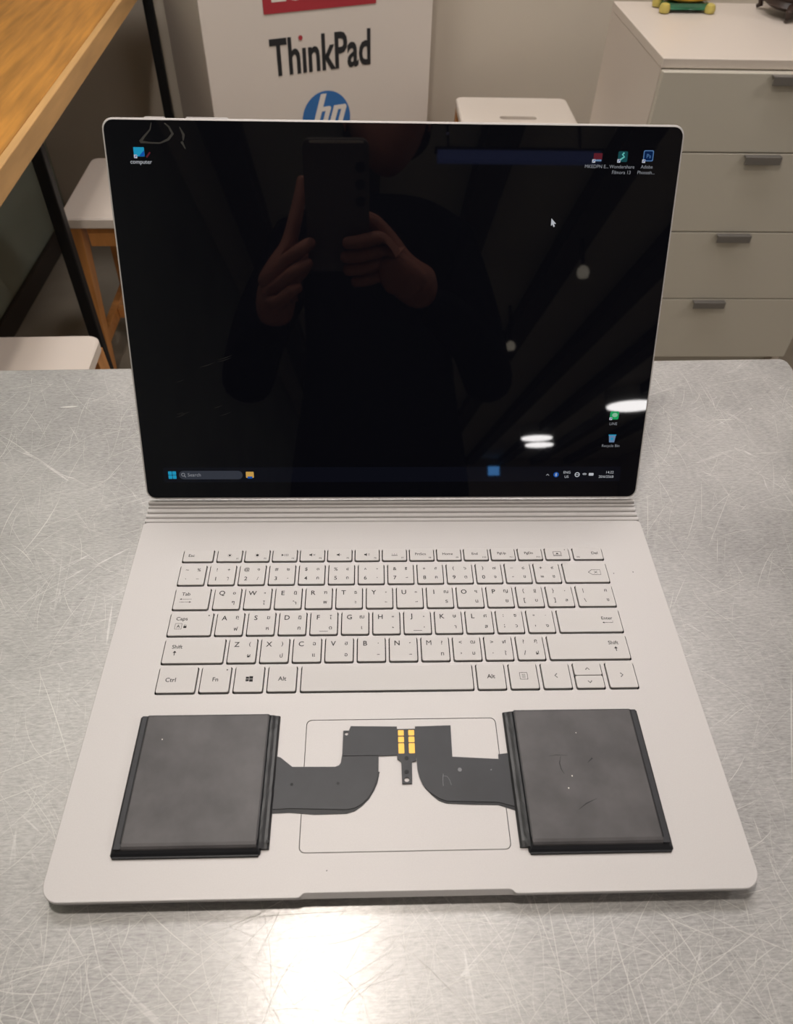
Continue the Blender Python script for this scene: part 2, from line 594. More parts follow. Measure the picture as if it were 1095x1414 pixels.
# ------------------------------------------------------------------ laptop
laptop = thing('laptop', 'silver detachable laptop standing open with a dark desktop on its screen', 'laptop', (0, 0, TABLE))
S = 0.001             # laptop parts are drawn in millimetres, deck at z = 0


def lap(mb, name, m, parent=None, smooth=None):
    v = [(p[0] * S, p[1] * S, p[2] * S + (DECK if parent is None else 0)) for p in mb.v]
    return obj(name, mesh_of(name, v, mb.f, smooth), m, parent or laptop)


HW = 171.5
YBK = 238.6
# --- key table: x0, x1, y0, y1, legends
KZ = 0.8
kf = (379.58 - KZ) / 379.58


def kxy(x, y):
    return (-15.67 + (x + 15.67) * kf, -105.7 + (y + 105.7) * kf)


keys = []


def key(x0, x1, y0, y1, leg):
    (a, b), (c, d) = kxy(x0, y0), kxy(x1, y1)
    keys.append((a, c, b, d, leg))


ROWS = [(185.2, 201.0), (166.2, 182.1), (147.0, 163.3), (127.9, 144.2), (108.7, 125.0)]
FN = (204.3, 214.0)
# function row
key(-139.3, -120.1, *FN, ('fn', 'Esc', ''))
fl = ['sun1', 'sun2', 'media', 'mute', 'vol1', 'vol2', 'kbd', 'PrtScn', 'Home', 'End', 'PgUp', 'PgDn']
for i, l in enumerate(fl):
    x = -117.0 + i * 18.09
    key(x, x + 15.5, *FN, ('fn', l, 'F%d' % (i + 1)))
key(100.3, 115.9, *FN, ('detach',))
key(119.1, 138.4, *FN, ('del',))
# number row: (latin upper, latin lower, thai upper, thai lower)
num = [('~', '`', '%', '_'), ('!', '1', '+', '\u0e45'), ('@', '2', '\u0e51', '/'), ('#', '3', '\u0e52', '-'), ('$', '4', '\u0e53', '\u0e20'),
       ('%', '5', '\u0e54', '\u0e16'), ('^', '6', '\u0e39', '\u0e38'), ('&', '7', '\u0e3f', '\u0e36'), ('*', '8', '\u0e55', '\u0e04'),
       ('(', '9', '\u0e56', '\u0e15'), (')', '0', '\u0e57', '\u0e08'), ('_', '-', '\u0e58', '\u0e02'), ('+', '=', '\u0e59', '\u0e0a')]
for i, q in enumerate(num):
    x = -139.3 + i * 19.17
    key(x, x + 16.2, *ROWS[0], ('sym',) + q)
key(110.0, 138.4, *ROWS[0], ('back',))
qrow = [('Q', '\u0e50', '\u0e46'), ('W', '"', '\u0e44'), ('E', '\u0e0e', '\u0e33'), ('R', '\u0e11', '\u0e1e'), ('T', '\u0e18', '\u0e30'),
        ('Y', '\u0e4d', '\u0e31'), ('U', '\u0e4a', '\u0e35'), ('I', '\u0e13', '\u0e23'), ('O', '\u0e2f', '\u0e19'), ('P', '\u0e0d', '\u0e22')]
key(-139.1, -117.7, *ROWS[1], ('tab',))
for i, q in enumerate(qrow):
    x = -114.5 + i * 19.1
    key(x, x + 16.1, *ROWS[1], ('let',) + q)
key(76.5, 92.6, *ROWS[1], ('sym', '{', '[', '\u0e10', '\u0e1a'))
key(95.7, 111.9, *ROWS[1], ('sym', '}', ']', ',', '\u0e25'))
key(115.1, 138.3, *ROWS[1], ('sym', '|', '\\', '\u0e05', '\u0e03'))
arow = [('A', '\u0e24', '\u0e1f'), ('S', '\u0e06', '\u0e2b'), ('D', '\u0e0f', '\u0e01'), ('F', '\u0e42', '\u0e14'), ('G', '\u0e0c', '\u0e40'),
        ('H', '\u0e47', '\u0e49'), ('J', '\u0e4b', '\u0e48'), ('K', '\u0e29', '\u0e32'), ('L', '\u0e28', '\u0e2a')]
key(-138.9, -113.4, *ROWS[2], ('caps',))
for i, q in enumerate(arow):
    x = -110.5 + i * 19.1
    key(x, x + 16.1, *ROWS[2], ('let',) + q)
key(61.3, 77.3, *ROWS[2], ('sym', ':', ';', '\u0e0b', '\u0e27'))
key(80.4, 96.4, *ROWS[2], ('sym', '"', "'", '.', '\u0e07'))
key(99.6, 138.3, *ROWS[2], ('enter',))
zrow = [('Z', '(', '\u0e1c'), ('X', ')', '\u0e1b'), ('C', '\u0e09', '\u0e41'), ('V', '\u0e2e', '\u0e2d'), ('B', '\u0e3a', '\u0e34'),
        ('N', '\u0e4c', '\u0e37'), ('M', '?', '\u0e17')]
key(-138.7, -103.5, *ROWS[3], ('lshift',))
for i, q in enumerate(zrow):
    x = -100.7 + i * 19.1
    key(x, x + 16.2, *ROWS[3], ('let',) + q)
key(33.0, 49.1, *ROWS[3], ('sym', '<', ',', '\u0e12', '\u0e21'))
key(52.0, 68.1, *ROWS[3], ('sym', '>', '.', '\u0e2c', '\u0e43'))
key(71.2, 87.2, *ROWS[3], ('sym', '?', '/', '\u0e26', '\u0e1d'))
key(90.3, 138.3, *ROWS[3], ('rshift',))
key(-138.5, -116.8, *ROWS[4], ('word', 'Ctrl', -6.0))
key(-114.0, -97.6, *ROWS[4], ('word', 'Fn', 0))
key(-94.7, -78.5, *ROWS[4], ('win',))
key(-75.6, -59.6, *ROWS[4], ('word', 'Alt', 0))
key(-56.5, 42.4, *ROWS[4], ('space',))
key(45.3, 61.3, *ROWS[4], ('word', 'Alt', 0))
key(64.4, 80.4, *ROWS[4], ('menu',))
key(83.5, 99.5, *ROWS[4], ('arrow', 180))
up_key = (102.6, 118.6)
key(*up_key, 117.1, 125.0, ('arrow', 90))
key(*up_key, 108.7, 116.6, ('arrow', 270))
key(121.9, 138.2, *ROWS[4], ('arrow', 0))

# --- base: deck with key openings, thin edge and undercut sides
N0, N1, ND = -51.5, 53.0, 2.0


def base_outline(inset, notch):
    """rounded outline; the front edge carries the finger notch"""
    o = rrect(-HW + inset, HW - inset, inset, YBK - inset * 0.3, (9 - inset * .5, 9 - inset * .5, 3, 3), 7)
    front = []
    for t, d in ((0, 0), (0.9, 0.25), (1.6, 0.8), (2.3, 1.5), (3.0, 1.85), (4.0, 2.0)):
        front.append((N0 + t, inset + d / 2 * ND * notch))
    front += [((N0 + N1) - x, y) for x, y in reversed(front)]
    return o[:8] + front + o[8:]


def grow(k, g):
    return (k[0] - g, k[1] + g, k[2] - g, k[3] + g)


holes = []
GAP = 0.65
for k in keys:
    if k[4] == ('arrow', 270):
        continue
    x0, x1, y0, y1 = grow(k, GAP)
    y0, y1 = y0 - 0.4, y1 - 0.3
    if k[4] == ('arrow', 90):
        y0 = kxy(0, 108.7)[1] - GAP - 0.4
    holes.append(rrect(x0, x1, y0, y1, 1.2, 2))
TP = (-52.1, 52.7, 20.1, 90.8)
tp_hole = rrect(*TP, 3.0, 4)
base = MB()
shade_walls = MB()
topline = base_outline(0.35, 1)
loops = [topline] + holes + [tp_hole]
tri = tessellate_polygon([[Vector((x, y, 0)) for x, y in lp] for lp in loops])
flat = [p for lp in loops for p in lp]
base.add([(x, y, 0) for x, y in flat], [tuple(t) for t in tri])
for lp in holes + [tp_hole]:
    n = len(lp)
    base.add([(x, y, 0) for x, y in lp] + [(x, y, -0.45) for x, y in lp],
             [(i, (i + 1) % n, n + (i + 1) % n, n + i) for i in range(n)])
    shade_walls.add([(x, y, -0.45) for x, y in lp] + [(x, y, -3.4) for x, y in lp],
              [(i, (i + 1) % n, n + (i + 1) % n, n + i) for i in range(n)])
base.rings([[(x, y, z) for x, y in base_outline(i_, nt_)] for i_, nt_, z in
            ((0.35, 1, 0), (0.0, 1, -0.35), (0.0, 0.15, -2.6), (0.6, 0, -3.2), (2.6, 0, -3.7), (5.0, 0, -8.0))], False, True)
bm = bmesh.new()
me = bpy.data.meshes.new('keyboard_base')
me.from_pydata([(p[0] * S, p[1] * S, p[2] * S + DECK) for p in base.v], [], base.f)
bm.from_mesh(me)
bmesh.ops.remove_doubles(bm, verts=bm.verts, dist=1e-6)
bmesh.ops.recalc_face_normals(bm, faces=bm.faces)
bm.to_mesh(me)
bm.free()
base_o = obj('keyboard_base', me, M['silver'], laptop)
lap(shade_walls, 'well_shade', M['well'])  # well walls coloured black to stand in for shade in the gaps
lap(MB().prism(rrect(-141, 141, 106.0, 216.5, 1, 1), -3.8, -3.35), 'key_bed', M['well'])
lap(MB().prism(rrect(TP[0] - 2, TP[1] + 2, TP[2] - 2, TP[3] + 2, 1, 1), -3.8, -3.35), 'trackpad_bed', M['well'])
tp = MB()
tp.rings([[(x, y, z) for x, y in rrect(TP[0] + i_, TP[1] - i_, TP[2] + i_, TP[3] - i_, 2.8, 4)] for i_, z in
          ((0.33, -3.3), (0.33, -0.18), (0.5, -0.03))])
lap(tp, 'trackpad', M['silver'])
for fy in (14, 218):
    lap(MB().prism(rrect(-140, 140, fy, fy + 8, 3.9, 4), -10.45, -7.95), 'rubber_foot', M['rubber'])


# --- keys with their legends
def legend(k):
    x0, x1, y0, y1, leg = k
    cx, cy, z = (x0 + x1) / 2, (y0 + y1) / 2, 0.03
    w, h = x1 - x0, y1 - y0
    m = MB()
    L = lambda s, x, y, size, **kw: put_text(m, s, x, y, z, size * 1.22, vcenter=True, bold=0.0 if s == 'M' else 0.012, **kw)
    ST = lambda pts, wd=0.22: strip(m, pts, wd, z)
    kind = leg[0]
    if kind == 'let':
        L(leg[1], x0 + 4.4, y1 - 4.0, 3.9)
        L(leg[2], x1 - 4.0, y1 - 4.0, 3.0)
        L(leg[3], x1 - 4.0, y0 + 4.4, 3.0)
        if leg[1] in 'FJ':
            ST([(cx - 2.6, y0 + 2.0), (cx + 2.6, y0 + 2.0)], 0.3)
    elif kind == 'sym':
        L(leg[1], x0 + 4.3, y1 - 3.9, 3.0)
        L(leg[2], x0 + 4.3, y0 + 4.6, 3.4)
        L(leg[3], x1 - 4.3, y1 - 3.9, 2.8)
        L(leg[4], x1 - 4.3, y0 + 4.6, 2.8)
    elif kind == 'fn':
        l = leg[1]
        if leg[2]:
            L(leg[2], x1 - 2.4, y0 + 2.0, 1.4)
        if l == 'Esc':
            L(l, x0 + 5.2, cy, 2.6)
        elif l.startswith('sun'):
            r = 0.75 if l == 'sun1' else 0.95
            m.prism(circle(cx, cy, r, 10), z, z + 0.01)
            for a in range(8):
                c, s_ = math.cos(a * math.pi / 4), math.sin(a * math.pi / 4)
                ST([(cx + c * (r + .35), cy + s_ * (r + .35)), (cx + c * (r + .8), cy + s_ * (r + .8))])
        elif l == 'media':
            m.prism([(cx - 2.2, cy - 1), (cx - .7, cy), (cx - 2.2, cy + 1)], z, z + .01)
            for d in (0, 1.0, 2.0):
                ST([(cx + d, cy - 1), (cx + d, cy + 1)], .3)
        elif l in ('mute', 'vol1', 'vol2'):
            m.prism([(cx - 2, cy - .5), (cx - 1.2, cy - .5), (cx - .2, cy - 1.3), (cx - .2, cy + 1.3), (cx - 1.2, cy + .5), (cx - 2, cy + .5)], z, z + .01)
            if l == 'mute':
                ST([(cx + .5, cy - .7), (cx + 1.9, cy + .7)])
                ST([(cx + .5, cy + .7), (cx + 1.9, cy - .7)])
            for q in range({'mute': 0, 'vol1': 1, 'vol2': 2}[l]):
                r = .7 + q * .8
                ST([(cx + r * math.cos(a), cy + r * math.sin(a)) for a in (-.8, -.4, 0, .4, .8)])
        elif l == 'kbd':
            ST([(cx - 2, cy - .8), (cx + 2, cy - .8)], .5)
            for d in (-1.4, 0, 1.4):
                ST([(cx + d, cy), (cx + d * 1.15, cy + .8)])
        else:
            L(l, cx - 0.8, cy + .3, 2.3)
    elif kind == 'detach':
        for a, b in (((-2.6, -1.3), (2.6, -1.3)), ((2.6, -1.3), (2.6, 1.6)), ((2.6, 1.6), (-2.6, 1.6)), ((-2.6, 1.6), (-2.6, -1.3)), ((-3, -2), (3, -2))):
            ST([(cx + a[0], cy + a[1]), (cx + b[0], cy + b[1])], .3)
        m.prism([(cx - 1, cy - .6), (cx + 1, cy - .6), (cx, cy + .8)], z, z + .01)
        m.prism(circle(x1 - 2.3, y1 - 1.6, .35, 8), z, z + .01)
    elif kind == 'del':
        L('Del', x1 - 5, cy + .3, 2.6)
        L('Ins', x0 + 2.8, y0 + 1.9, 1.5)
    elif kind == 'back':
        q = [(x1 - 12.5, cy), (x1 - 10, cy + 2), (x1 - 4.5, cy + 2), (x1 - 4.5, cy - 2), (x1 - 10, cy - 2), (x1 - 12.5, cy)]
        ST(q, .35)
        ST([(x1 - 8.6, cy - .9), (x1 - 6.6, cy + .9)], .3)
        ST([(x1 - 8.6, cy + .9), (x1 - 6.6, cy - .9)], .3)
    elif kind == 'tab':
        L('Tab', x0 + 6.6, y1 - 4.3, 2.9)
        for yy, s_ in ((cy - .3, -1), (cy - 2.5, 1)):
            ST([(x0 + 3.2, yy), (x0 + 10.6, yy)], .25)
            e = x0 + (10.6 if s_ > 0 else 3.2)
            m.prism([(e, yy), (e - s_ * 1.2, yy + .6), (e - s_ * 1.2, yy - .6)][::s_], z, z + .01)
    elif kind == 'caps':
        L('Caps', x0 + 7.0, y1 - 4.6, 2.9)
        for a, b in (((3.6, -3.6), (7.6, -3.6)), ((7.6, -3.6), (7.6, .4)), ((7.6, .4), (3.6, .4)), ((3.6, .4), (3.6, -3.6))):
            ST([(x0 + a[0], cy + a[1]), (x0 + b[0], cy + b[1])], .25)
        L('A', x0 + 5.6, cy - 1.6, 2.5)
        m.prism(rrect(x0 + 8.7, x0 + 10.6, cy - 2.9, cy - 1.4, .2, 1), z, z + .01)
        ST([(x0 + 9.1, cy - 1.4), (x0 + 9.1, cy - .6), (x0 + 10.2, cy - .6), (x0 + 10.2, cy - 1.4)], .25)
        m.prism(circle(x1 - 2.4, y1 - 2, .45, 8), z, z + .01)
    elif kind in ('lshift', 'rshift'):
        px = x0 + 7.4 if kind == 'lshift' else x1 - 8.2
        L('Shift', px, y1 - 5.2, 2.9)
        ax = px - (1.0 if kind == 'lshift' else -0.8)
        ST([(ax, cy - 3.0), (ax, cy - .6)], .5)
        m.prism([(ax - 1.2, cy - 1.2), (ax + 1.2, cy - 1.2), (ax, cy + .2)], z, z + .01)
    elif kind == 'enter':
        L('Enter', x1 - 8.2, cy + 1.7, 2.6)
        ST([(x1 - 11, cy - 1.6), (x1 - 5, cy - 1.6), (x1 - 5, cy - .4)], .3)
        m.prism([(x1 - 11.6, cy - 1.6), (x1 - 10.4, cy - 2.2), (x1 - 10.4, cy - 1.0)], z, z + .01)
    elif kind == 'word':
        L(leg[1], cx + leg[2] * .6, cy, 3.1)
        if leg[1] == 'Fn':
            m.prism(circle(x1 - 2.2, y1 - 2, .45, 8), z, z + .01)
    elif kind == 'win':
        for sx in (-1, 1):
            for sy in (-1, 1):
                hgt = 1.5 if sx < 0 else 1.8
                xa, xb = (cx - 1.9, cx - .1) if sx < 0 else (cx + .1, cx + 2.2)
                ya, yb = (cy + .12, cy + hgt) if sy > 0 else (cy - hgt, cy - .12)
                m.prism([(xa, ya), (xb, ya), (xb, yb), (xa, yb)], z, z + .01)
    elif kind == 'menu':
        for a, b in (((-2.2, -2.2), (2.2, -2.2)), ((2.2, -2.2), (2.2, 2.2)), ((2.2, 2.2), (-2.2, 2.2)), ((-2.2, 2.2), (-2.2, -2.2)),
                     ((-1, 0.9), (1, 0.9)), ((-1, 0), (1, 0)), ((-1, -.9), (1, -.9))):
            ST([(cx + a[0], cy + a[1]), (cx + b[0], cy + b[1])], .28)
    elif kind == 'arrow':
        a = rad(leg[1])
        r = lambda x, y: (cx + x * math.cos(a) - y * math.sin(a), cy + x * math.sin(a) + y * math.cos(a))
        t = 1.35 if leg[1] in (0, 180) else 1.15
        ST([r(-.6, t), r(.8, 0), r(-.6, -t)], .5)
    return m


for k in keys:
    x0, x1, y0, y1, leg = k
    cap = MB()
    cx, cy = (x0 + x1) / 2, (y0 + y1) / 2
    cap.rings([[(x - cx, y - cy, z) for x, y in rrect(x0 + i_, x1 - i_, y0 + i_, y1 - i_, 1.0, 3)]
               for i_, z in ((0.0, -2.2), (0.0, -0.12), (0.10, -0.03), (0.24, 0.0))])
    v = [(p[0] * S, p[1] * S, p[2] * S) for p in cap.v]
    ko = obj('key', mesh_of('key', v, cap.f), M['key'], laptop, (cx * S, cy * S, DECK + KZ * S))
    lm_ = legend(k)
    if lm_.v:
        v = [((p[0] - cx) * S, (p[1] - cy) * S, p[2] * S) for p in lm_.v]
        obj('legend', mesh_of('legend', v, lm_.f), M['legend'], ko)

sp = MB()
for x, y, r in ((142.5, 192.0, .35), (155.5, 193.0, .4), (-38.0, 12.0, .3), (12.0, 112.5 - 4, .01)):
    sp.prism(circle(x, y, r, 8), 0.01, 0.03)
lap(sp, 'dust_speck', M['rubber'])['kind'] = 'stuff'
# --- hinge: ribs rolling from the deck up to the display
for (yc, zt, wdt) in ((241.0, 0.0, 3.7), (245.5, 0.0, 4.0), (250.2, 0.1, 4.0), (253.6, 0.5, 2.3), (256.1, 2.7, 2.9)):
    prof = [(-wdt / 2, -7.5), (wdt / 2, -7.5), (wdt / 2, -1.3), (wdt / 2 * .82, -.45), (wdt / 2 * .45, 0), (-wdt / 2 * .45, 0), (-wdt / 2 * .82, -.45), (-wdt / 2, -1.3)]
    rib = MB()
    rib.rings([[(xx, yc + p[0] * sc_, zt + p[1]) for p in prof] for xx, sc_ in ((-HW + .4, .8), (-HW + 1.2, 1), (HW - 1.2, 1), (HW - .4, .8))])
    lap(rib, 'hinge_rib', M['silver'])
lap(MB().box(-HW + 1.5, HW - 1.5, 237.0, 259.0, -7.9, -1.9, 0.5), 'hinge_core', M['well'])

# --- display
SCR_A = rad(180 - 115.555)
YH, ZH, SH = 255.21, 5.456, 235.7
disp = MB()


def dl(i_, r=6.5):
    return rrect(-HW + i_, HW - i_, i_, SH - i_, r, 6)


disp.rings([[(x, y, z) for x, y in dl(i_, r)] for i_, r, z in
            ((3.0, 4.5, -7.6), (1.2, 5.8, -7.0), (0.2, 6.4, -5.5), (0.0, 6.5, -3.0), (0.0, 6.5, -1.1), (0.35, 6.2, -0.3), (1.15, 5.6, 0.0), (1.2, 5.6, -0.4))])
v = [(p[0] * S, p[1] * S, p[2] * S) for p in disp.v]
display = obj('display', mesh_of('display', v, disp.f, 35), M['silver'], laptop, (0, YH * S, DECK + ZH * S), (SCR_A, 0, 0))


def on_screen(mb, name, m, parent=None):
    v_ = [(p[0] * S, p[1] * S, p[2] * S) for p in mb.v]
    return obj(name, mesh_of(name, v_, mb.f), m, display)


gl = MB()
gl.rings([[(x, y, z) for x, y in rrect(-HW + i_, HW - i_, i_, SH - i_, 5.4, 6)] for i_, z in ((1.3, -0.38), (1.3, 0.02), (1.45, 0.08))])
on_screen(gl, 'screen_glass', M['glass'])
for a, b in ((-146.8, -135.2), (-122.7, -98.5)):
    on_screen(MB().box(a, b, SH - 0.4, SH + 0.75, -4.6, -1.6, 0.3), 'side_button', M['silver'])
on_screen(MB().prism(circle(29.9, 229.5, 0.9, 12), 0.085, 0.10), 'webcam', mat('lens', (0.01, 0.01, 0.02), 0.1))

Z1, Z2, Z3 = 0.10, 0.13, 0.16


def flat_rect(x0, x1, y0, y1, z, r=0.3):
    return MB().prism(rrect(x0, x1, y0, y1, r, 3), z, z + 0.01)


on_screen(flat_rect(-158, 158, 12.6, 23.4, Z1 - 0.012, .1), 'taskbar', M['taskbar'])
# pale blue window squares
st = MB()
for dx in (-2.7, 0.15):
    for dy in (-2.7, 0.15):
        st.prism(rrect(-152.1 + dx, -152.1 + dx + 2.55, 17.9 + dy, 17.9 + dy + 2.55, .2, 1), Z2, Z2 + .01)
on_screen(st, 'start_icon', M['icon_cyan'])
on_screen(flat_rect(-147.6, -104.2, 14.8, 20.9, Z1, 3.0), 'search_box', M['search'])
sr = MB()
put_text(sr, 'Search', -141.6, 16.9, Z2, 3.4, 'l')
strip(sr, [(-144.7 + 1.1 * math.cos(a * .5236), 18.2 + 1.1 * math.sin(a * .5236)) for a in range(13)], .4, Z2)
strip(sr, [(-144.0, 17.4), (-143.0, 16.3)], .45, Z2)
on_screen(sr, 'search_text', M['icon_dim'])
on_screen(flat_rect(-102.0, -96.6, 15.8, 20.2, Z2, .5), 'folder_icon', M['icon_yellow'])
on_screen(flat_rect(-101.0, -97.6, 15.3, 16.8, Z3, .3), 'folder_icon', M['icon_blue'])
tr = MB()
strip(tr, [(105.9, 17.0), (106.9, 18.0), (107.9, 17.0)], .35, Z2)
put_text(tr, 'ENG', 120.4, 18.4, Z2, 2.6)
put_text(tr, 'US', 120.4, 15.2, Z2, 2.6)
strip(tr, [(127.7 + 1.5 * math.cos(a * .5236), 17.6 + 1.5 * math.sin(a * .5236)) for a in range(13)], .6, Z2)
strip(tr, [(126.4, 17.6), (129.0, 17.6)], .35, Z2)
for r in (1.0, 1.8):
    strip(tr, [(132.8 + r * math.cos(a), 16.8 + r * math.sin(a)) for a in (.6, 1.0, 1.57, 2.1, 2.5)], .4, Z2)
tr.prism(rrect(135.8, 139.2, 16.8, 18.8, .4, 2), Z2, Z2 + .01)
put_text(tr, '14:22', 153.2, 18.4, Z2, 2.6, 'r')
put_text(tr, '20/6/2568', 153.4, 15.2, Z2, 2.6, 'r')
on_screen(tr, 'tray_text', M['icon_white'])
on_screen(MB().prism(circle(112.9, 17.6, 1.9, 16), Z1, Z1 + .01), 'tray_icon', M['icon_blue'])
bt = MB()
strip(bt, [(112.1, 16.9), (113.6, 18.3), (112.9, 19.0), (112.9, 16.2), (113.6, 16.9), (112.1, 18.3)], .3, Z2)
on_screen(bt, 'tray_icon', M['icon_white'])


def shortcut(x, y, s=1.9):
    m = flat_rect(x, x + s, y, y + s, Z2, .2)
    on_screen(m, 'shortcut_badge', M['icon_white'])
    a = MB()
    strip(a, [(x + .4, y + .4), (x + s - .5, y + s - .5)], .35, Z3)
    a.prism([(x + s - .3, y + s - .3), (x + s - 1.1, y + s - .3), (x + s - .3, y + s - 1.1)], Z3, Z3 + .01)
    on_screen(a, 'shortcut_arrow', M['icon_blue'])


# top left: monitor shortcut
on_screen(flat_rect(-154.4, -148.2, 215.3, 220.2, Z1), 'desktop_icon', M['icon_cyan'])
on_screen(MB().prism([(-151.6, 215.4), (-148.3, 215.4), (-148.3, 218.6)], Z1 + .015, Z1 + .02), 'desktop_icon', M['icon_blue'])
m = MB()
strip(m, [(-147.2, 214.9), (-144.9, 217.6)], .9, Z1)
on_screen(m, 'desktop_icon', M['icon_red'])
shortcut(-154.5, 214.3)
t = MB()
put_text(t, 'computer', -150.6, 211.4, Z1, 3.2)
on_screen(t, 'icon_label', M['icon_white'])
# top right: three shortcuts
on_screen(flat_rect(117.9, 123.1, 216.6, 220.0, Z1), 'desktop_icon', M['icon_red'])
on_screen(flat_rect(118.2, 122.8, 215.6, 216.6, Z1), 'desktop_icon', M['icon_steel'])
shortcut(117.2, 214.8)
on_screen(flat_rect(132.6, 138.4, 215.4, 221.2, Z1, .8), 'desktop_icon', M['icon_teal'])
m = MB()
strip(m, [(134.2, 216.6), (136.4, 218.2), (135.2, 219.4), (136.2, 220.4)], .9, Z2)
on_screen(m, 'desktop_icon', emis('icon_mint', (0.15, 0.6, 0.55)))
shortcut(132.4, 215.0)
on_screen(flat_rect(147.9, 154.0, 215.9, 221.9, Z1, .8), 'desktop_icon', M['icon_ps'])
on_screen(flat_rect(148.4, 153.5, 216.4, 221.4, Z1 + .012, .6), 'desktop_icon', M['icon_navy'])
m = MB()
put_text(m, 'Ps', 151.2, 217.7, Z2, 3.2)
on_screen(m, 'desktop_icon', M['icon_ps'])
shortcut(147.5, 215.0)
t = MB()
put_text(t, 'MKEDPN E...', 120.3, 211.9, Z1, 2.7)
put_text(t, 'Wondershare', 135.6, 211.9, Z1, 2.7)
put_text(t, 'Filmora 13', 135.6, 208.8, Z1, 2.7)
put_text(t, 'Adobe', 150.7, 212.0, Z1, 2.7)
put_text(t, 'Photosh...', 150.7, 208.9, Z1, 2.7)
on_screen(t, 'icon_label', M['icon_dim'])
# right column: green chat shortcut and recycle bin
on_screen(flat_rect(146.0, 152.0, 57.0, 62.6, Z1, .9), 'desktop_icon', M['icon_green'])
m = MB()
m.prism([(149.3 + 1.9 * math.cos(a * .5236), 60.1 + 1.5 * math.sin(a * .5236)) for a in range(12)], Z2 - .01, Z2)
on_screen(m, 'desktop_icon', emis('icon_pale_green', (0.3, 0.6, 0.4)))
shortcut(145.8, 56.6)
m = MB()
m.prism([(147.5, 40.9), (151.0, 40.9), (151.7, 46.0), (146.8, 46.0)], Z1, Z1 + .01)
on_screen(m, 'desktop_icon', M['icon_steel'])
m = MB()
strip(m, [(146.6, 46.1), (151.9, 46.1)], .7, Z2)
m.prism(circle(149.2, 43.4, 1.0, 10), Z2, Z2 + .01)
on_screen(m, 'desktop_icon', M['icon_cyan'])
t = MB()
put_text(t, 'LINE', 149.0, 53.1, Z1, 2.7)
put_text(t, 'Recycle Bin', 148.9, 37.6, Z1, 2.7)
on_screen(t, 'icon_label', M['icon_dim'])
m = MB()
m.prism([(95.4, 183.6), (95.4, 179.2), (96.4, 180.1), (97.1, 178.6), (97.9, 179.0), (97.2, 180.4), (98.5, 180.5)], Z1, Z1 + .01)
on_screen(m, 'mouse_pointer', M['icon_white'])
# greasy smears on the glass
m = MB()
strip(m, [(-142.5, 233.0), (-143.6, 229.5), (-147.2, 226.0), (-150.0, 223.0)], [.5, .8, 1.1, 1.6], .095)
strip(m, [(-150.0, 223.0), (-144.5, 222.6), (-138.5, 222.5), (-133.5, 224.5), (-130.8, 227.5), (-132.5, 231.0), (-135.0, 233.0)], [1.4, .9, .8, 1.3, 1.5, 1.1, .6], .096)
strip(m, [(-126.5, 231.2), (-124.5, 227.0), (-125.0, 224.0)], [.4, 1.6, .7], .095)
strip(m, [(-126.0, 223.5), (-124.0, 219.5)], [1.6, .5], .097)
on_screen(m, 'smear', M['smudge'])
m = MB()
rs = random.Random(4)
for k in range(9):
    x, y = rs.uniform(-152, -112), rs.uniform(55, 105)
    l = rs.uniform(3, 11)
    strip(m, [(x, y), (x + l * .5, y + l * .14), (x + l, y + l * .33)], [.1, .45, .1], .094 + k * .0005)
on_screen(m, 'smear', mat('faint_smear', (0.018, 0.017, 0.016), 0.5))

# ------------------------------------------------------------------ battery pack on the palm rest
pack = thing('battery_pack', 'black laptop battery pack of two cells joined by flat cables on palm rest', 'battery', (0, 0, TABLE + DECK))


def bat(mb, name, m, parent=None, smooth=None):
    o = mb.build(name, m, parent or pack, smooth, scale=S)
    return o


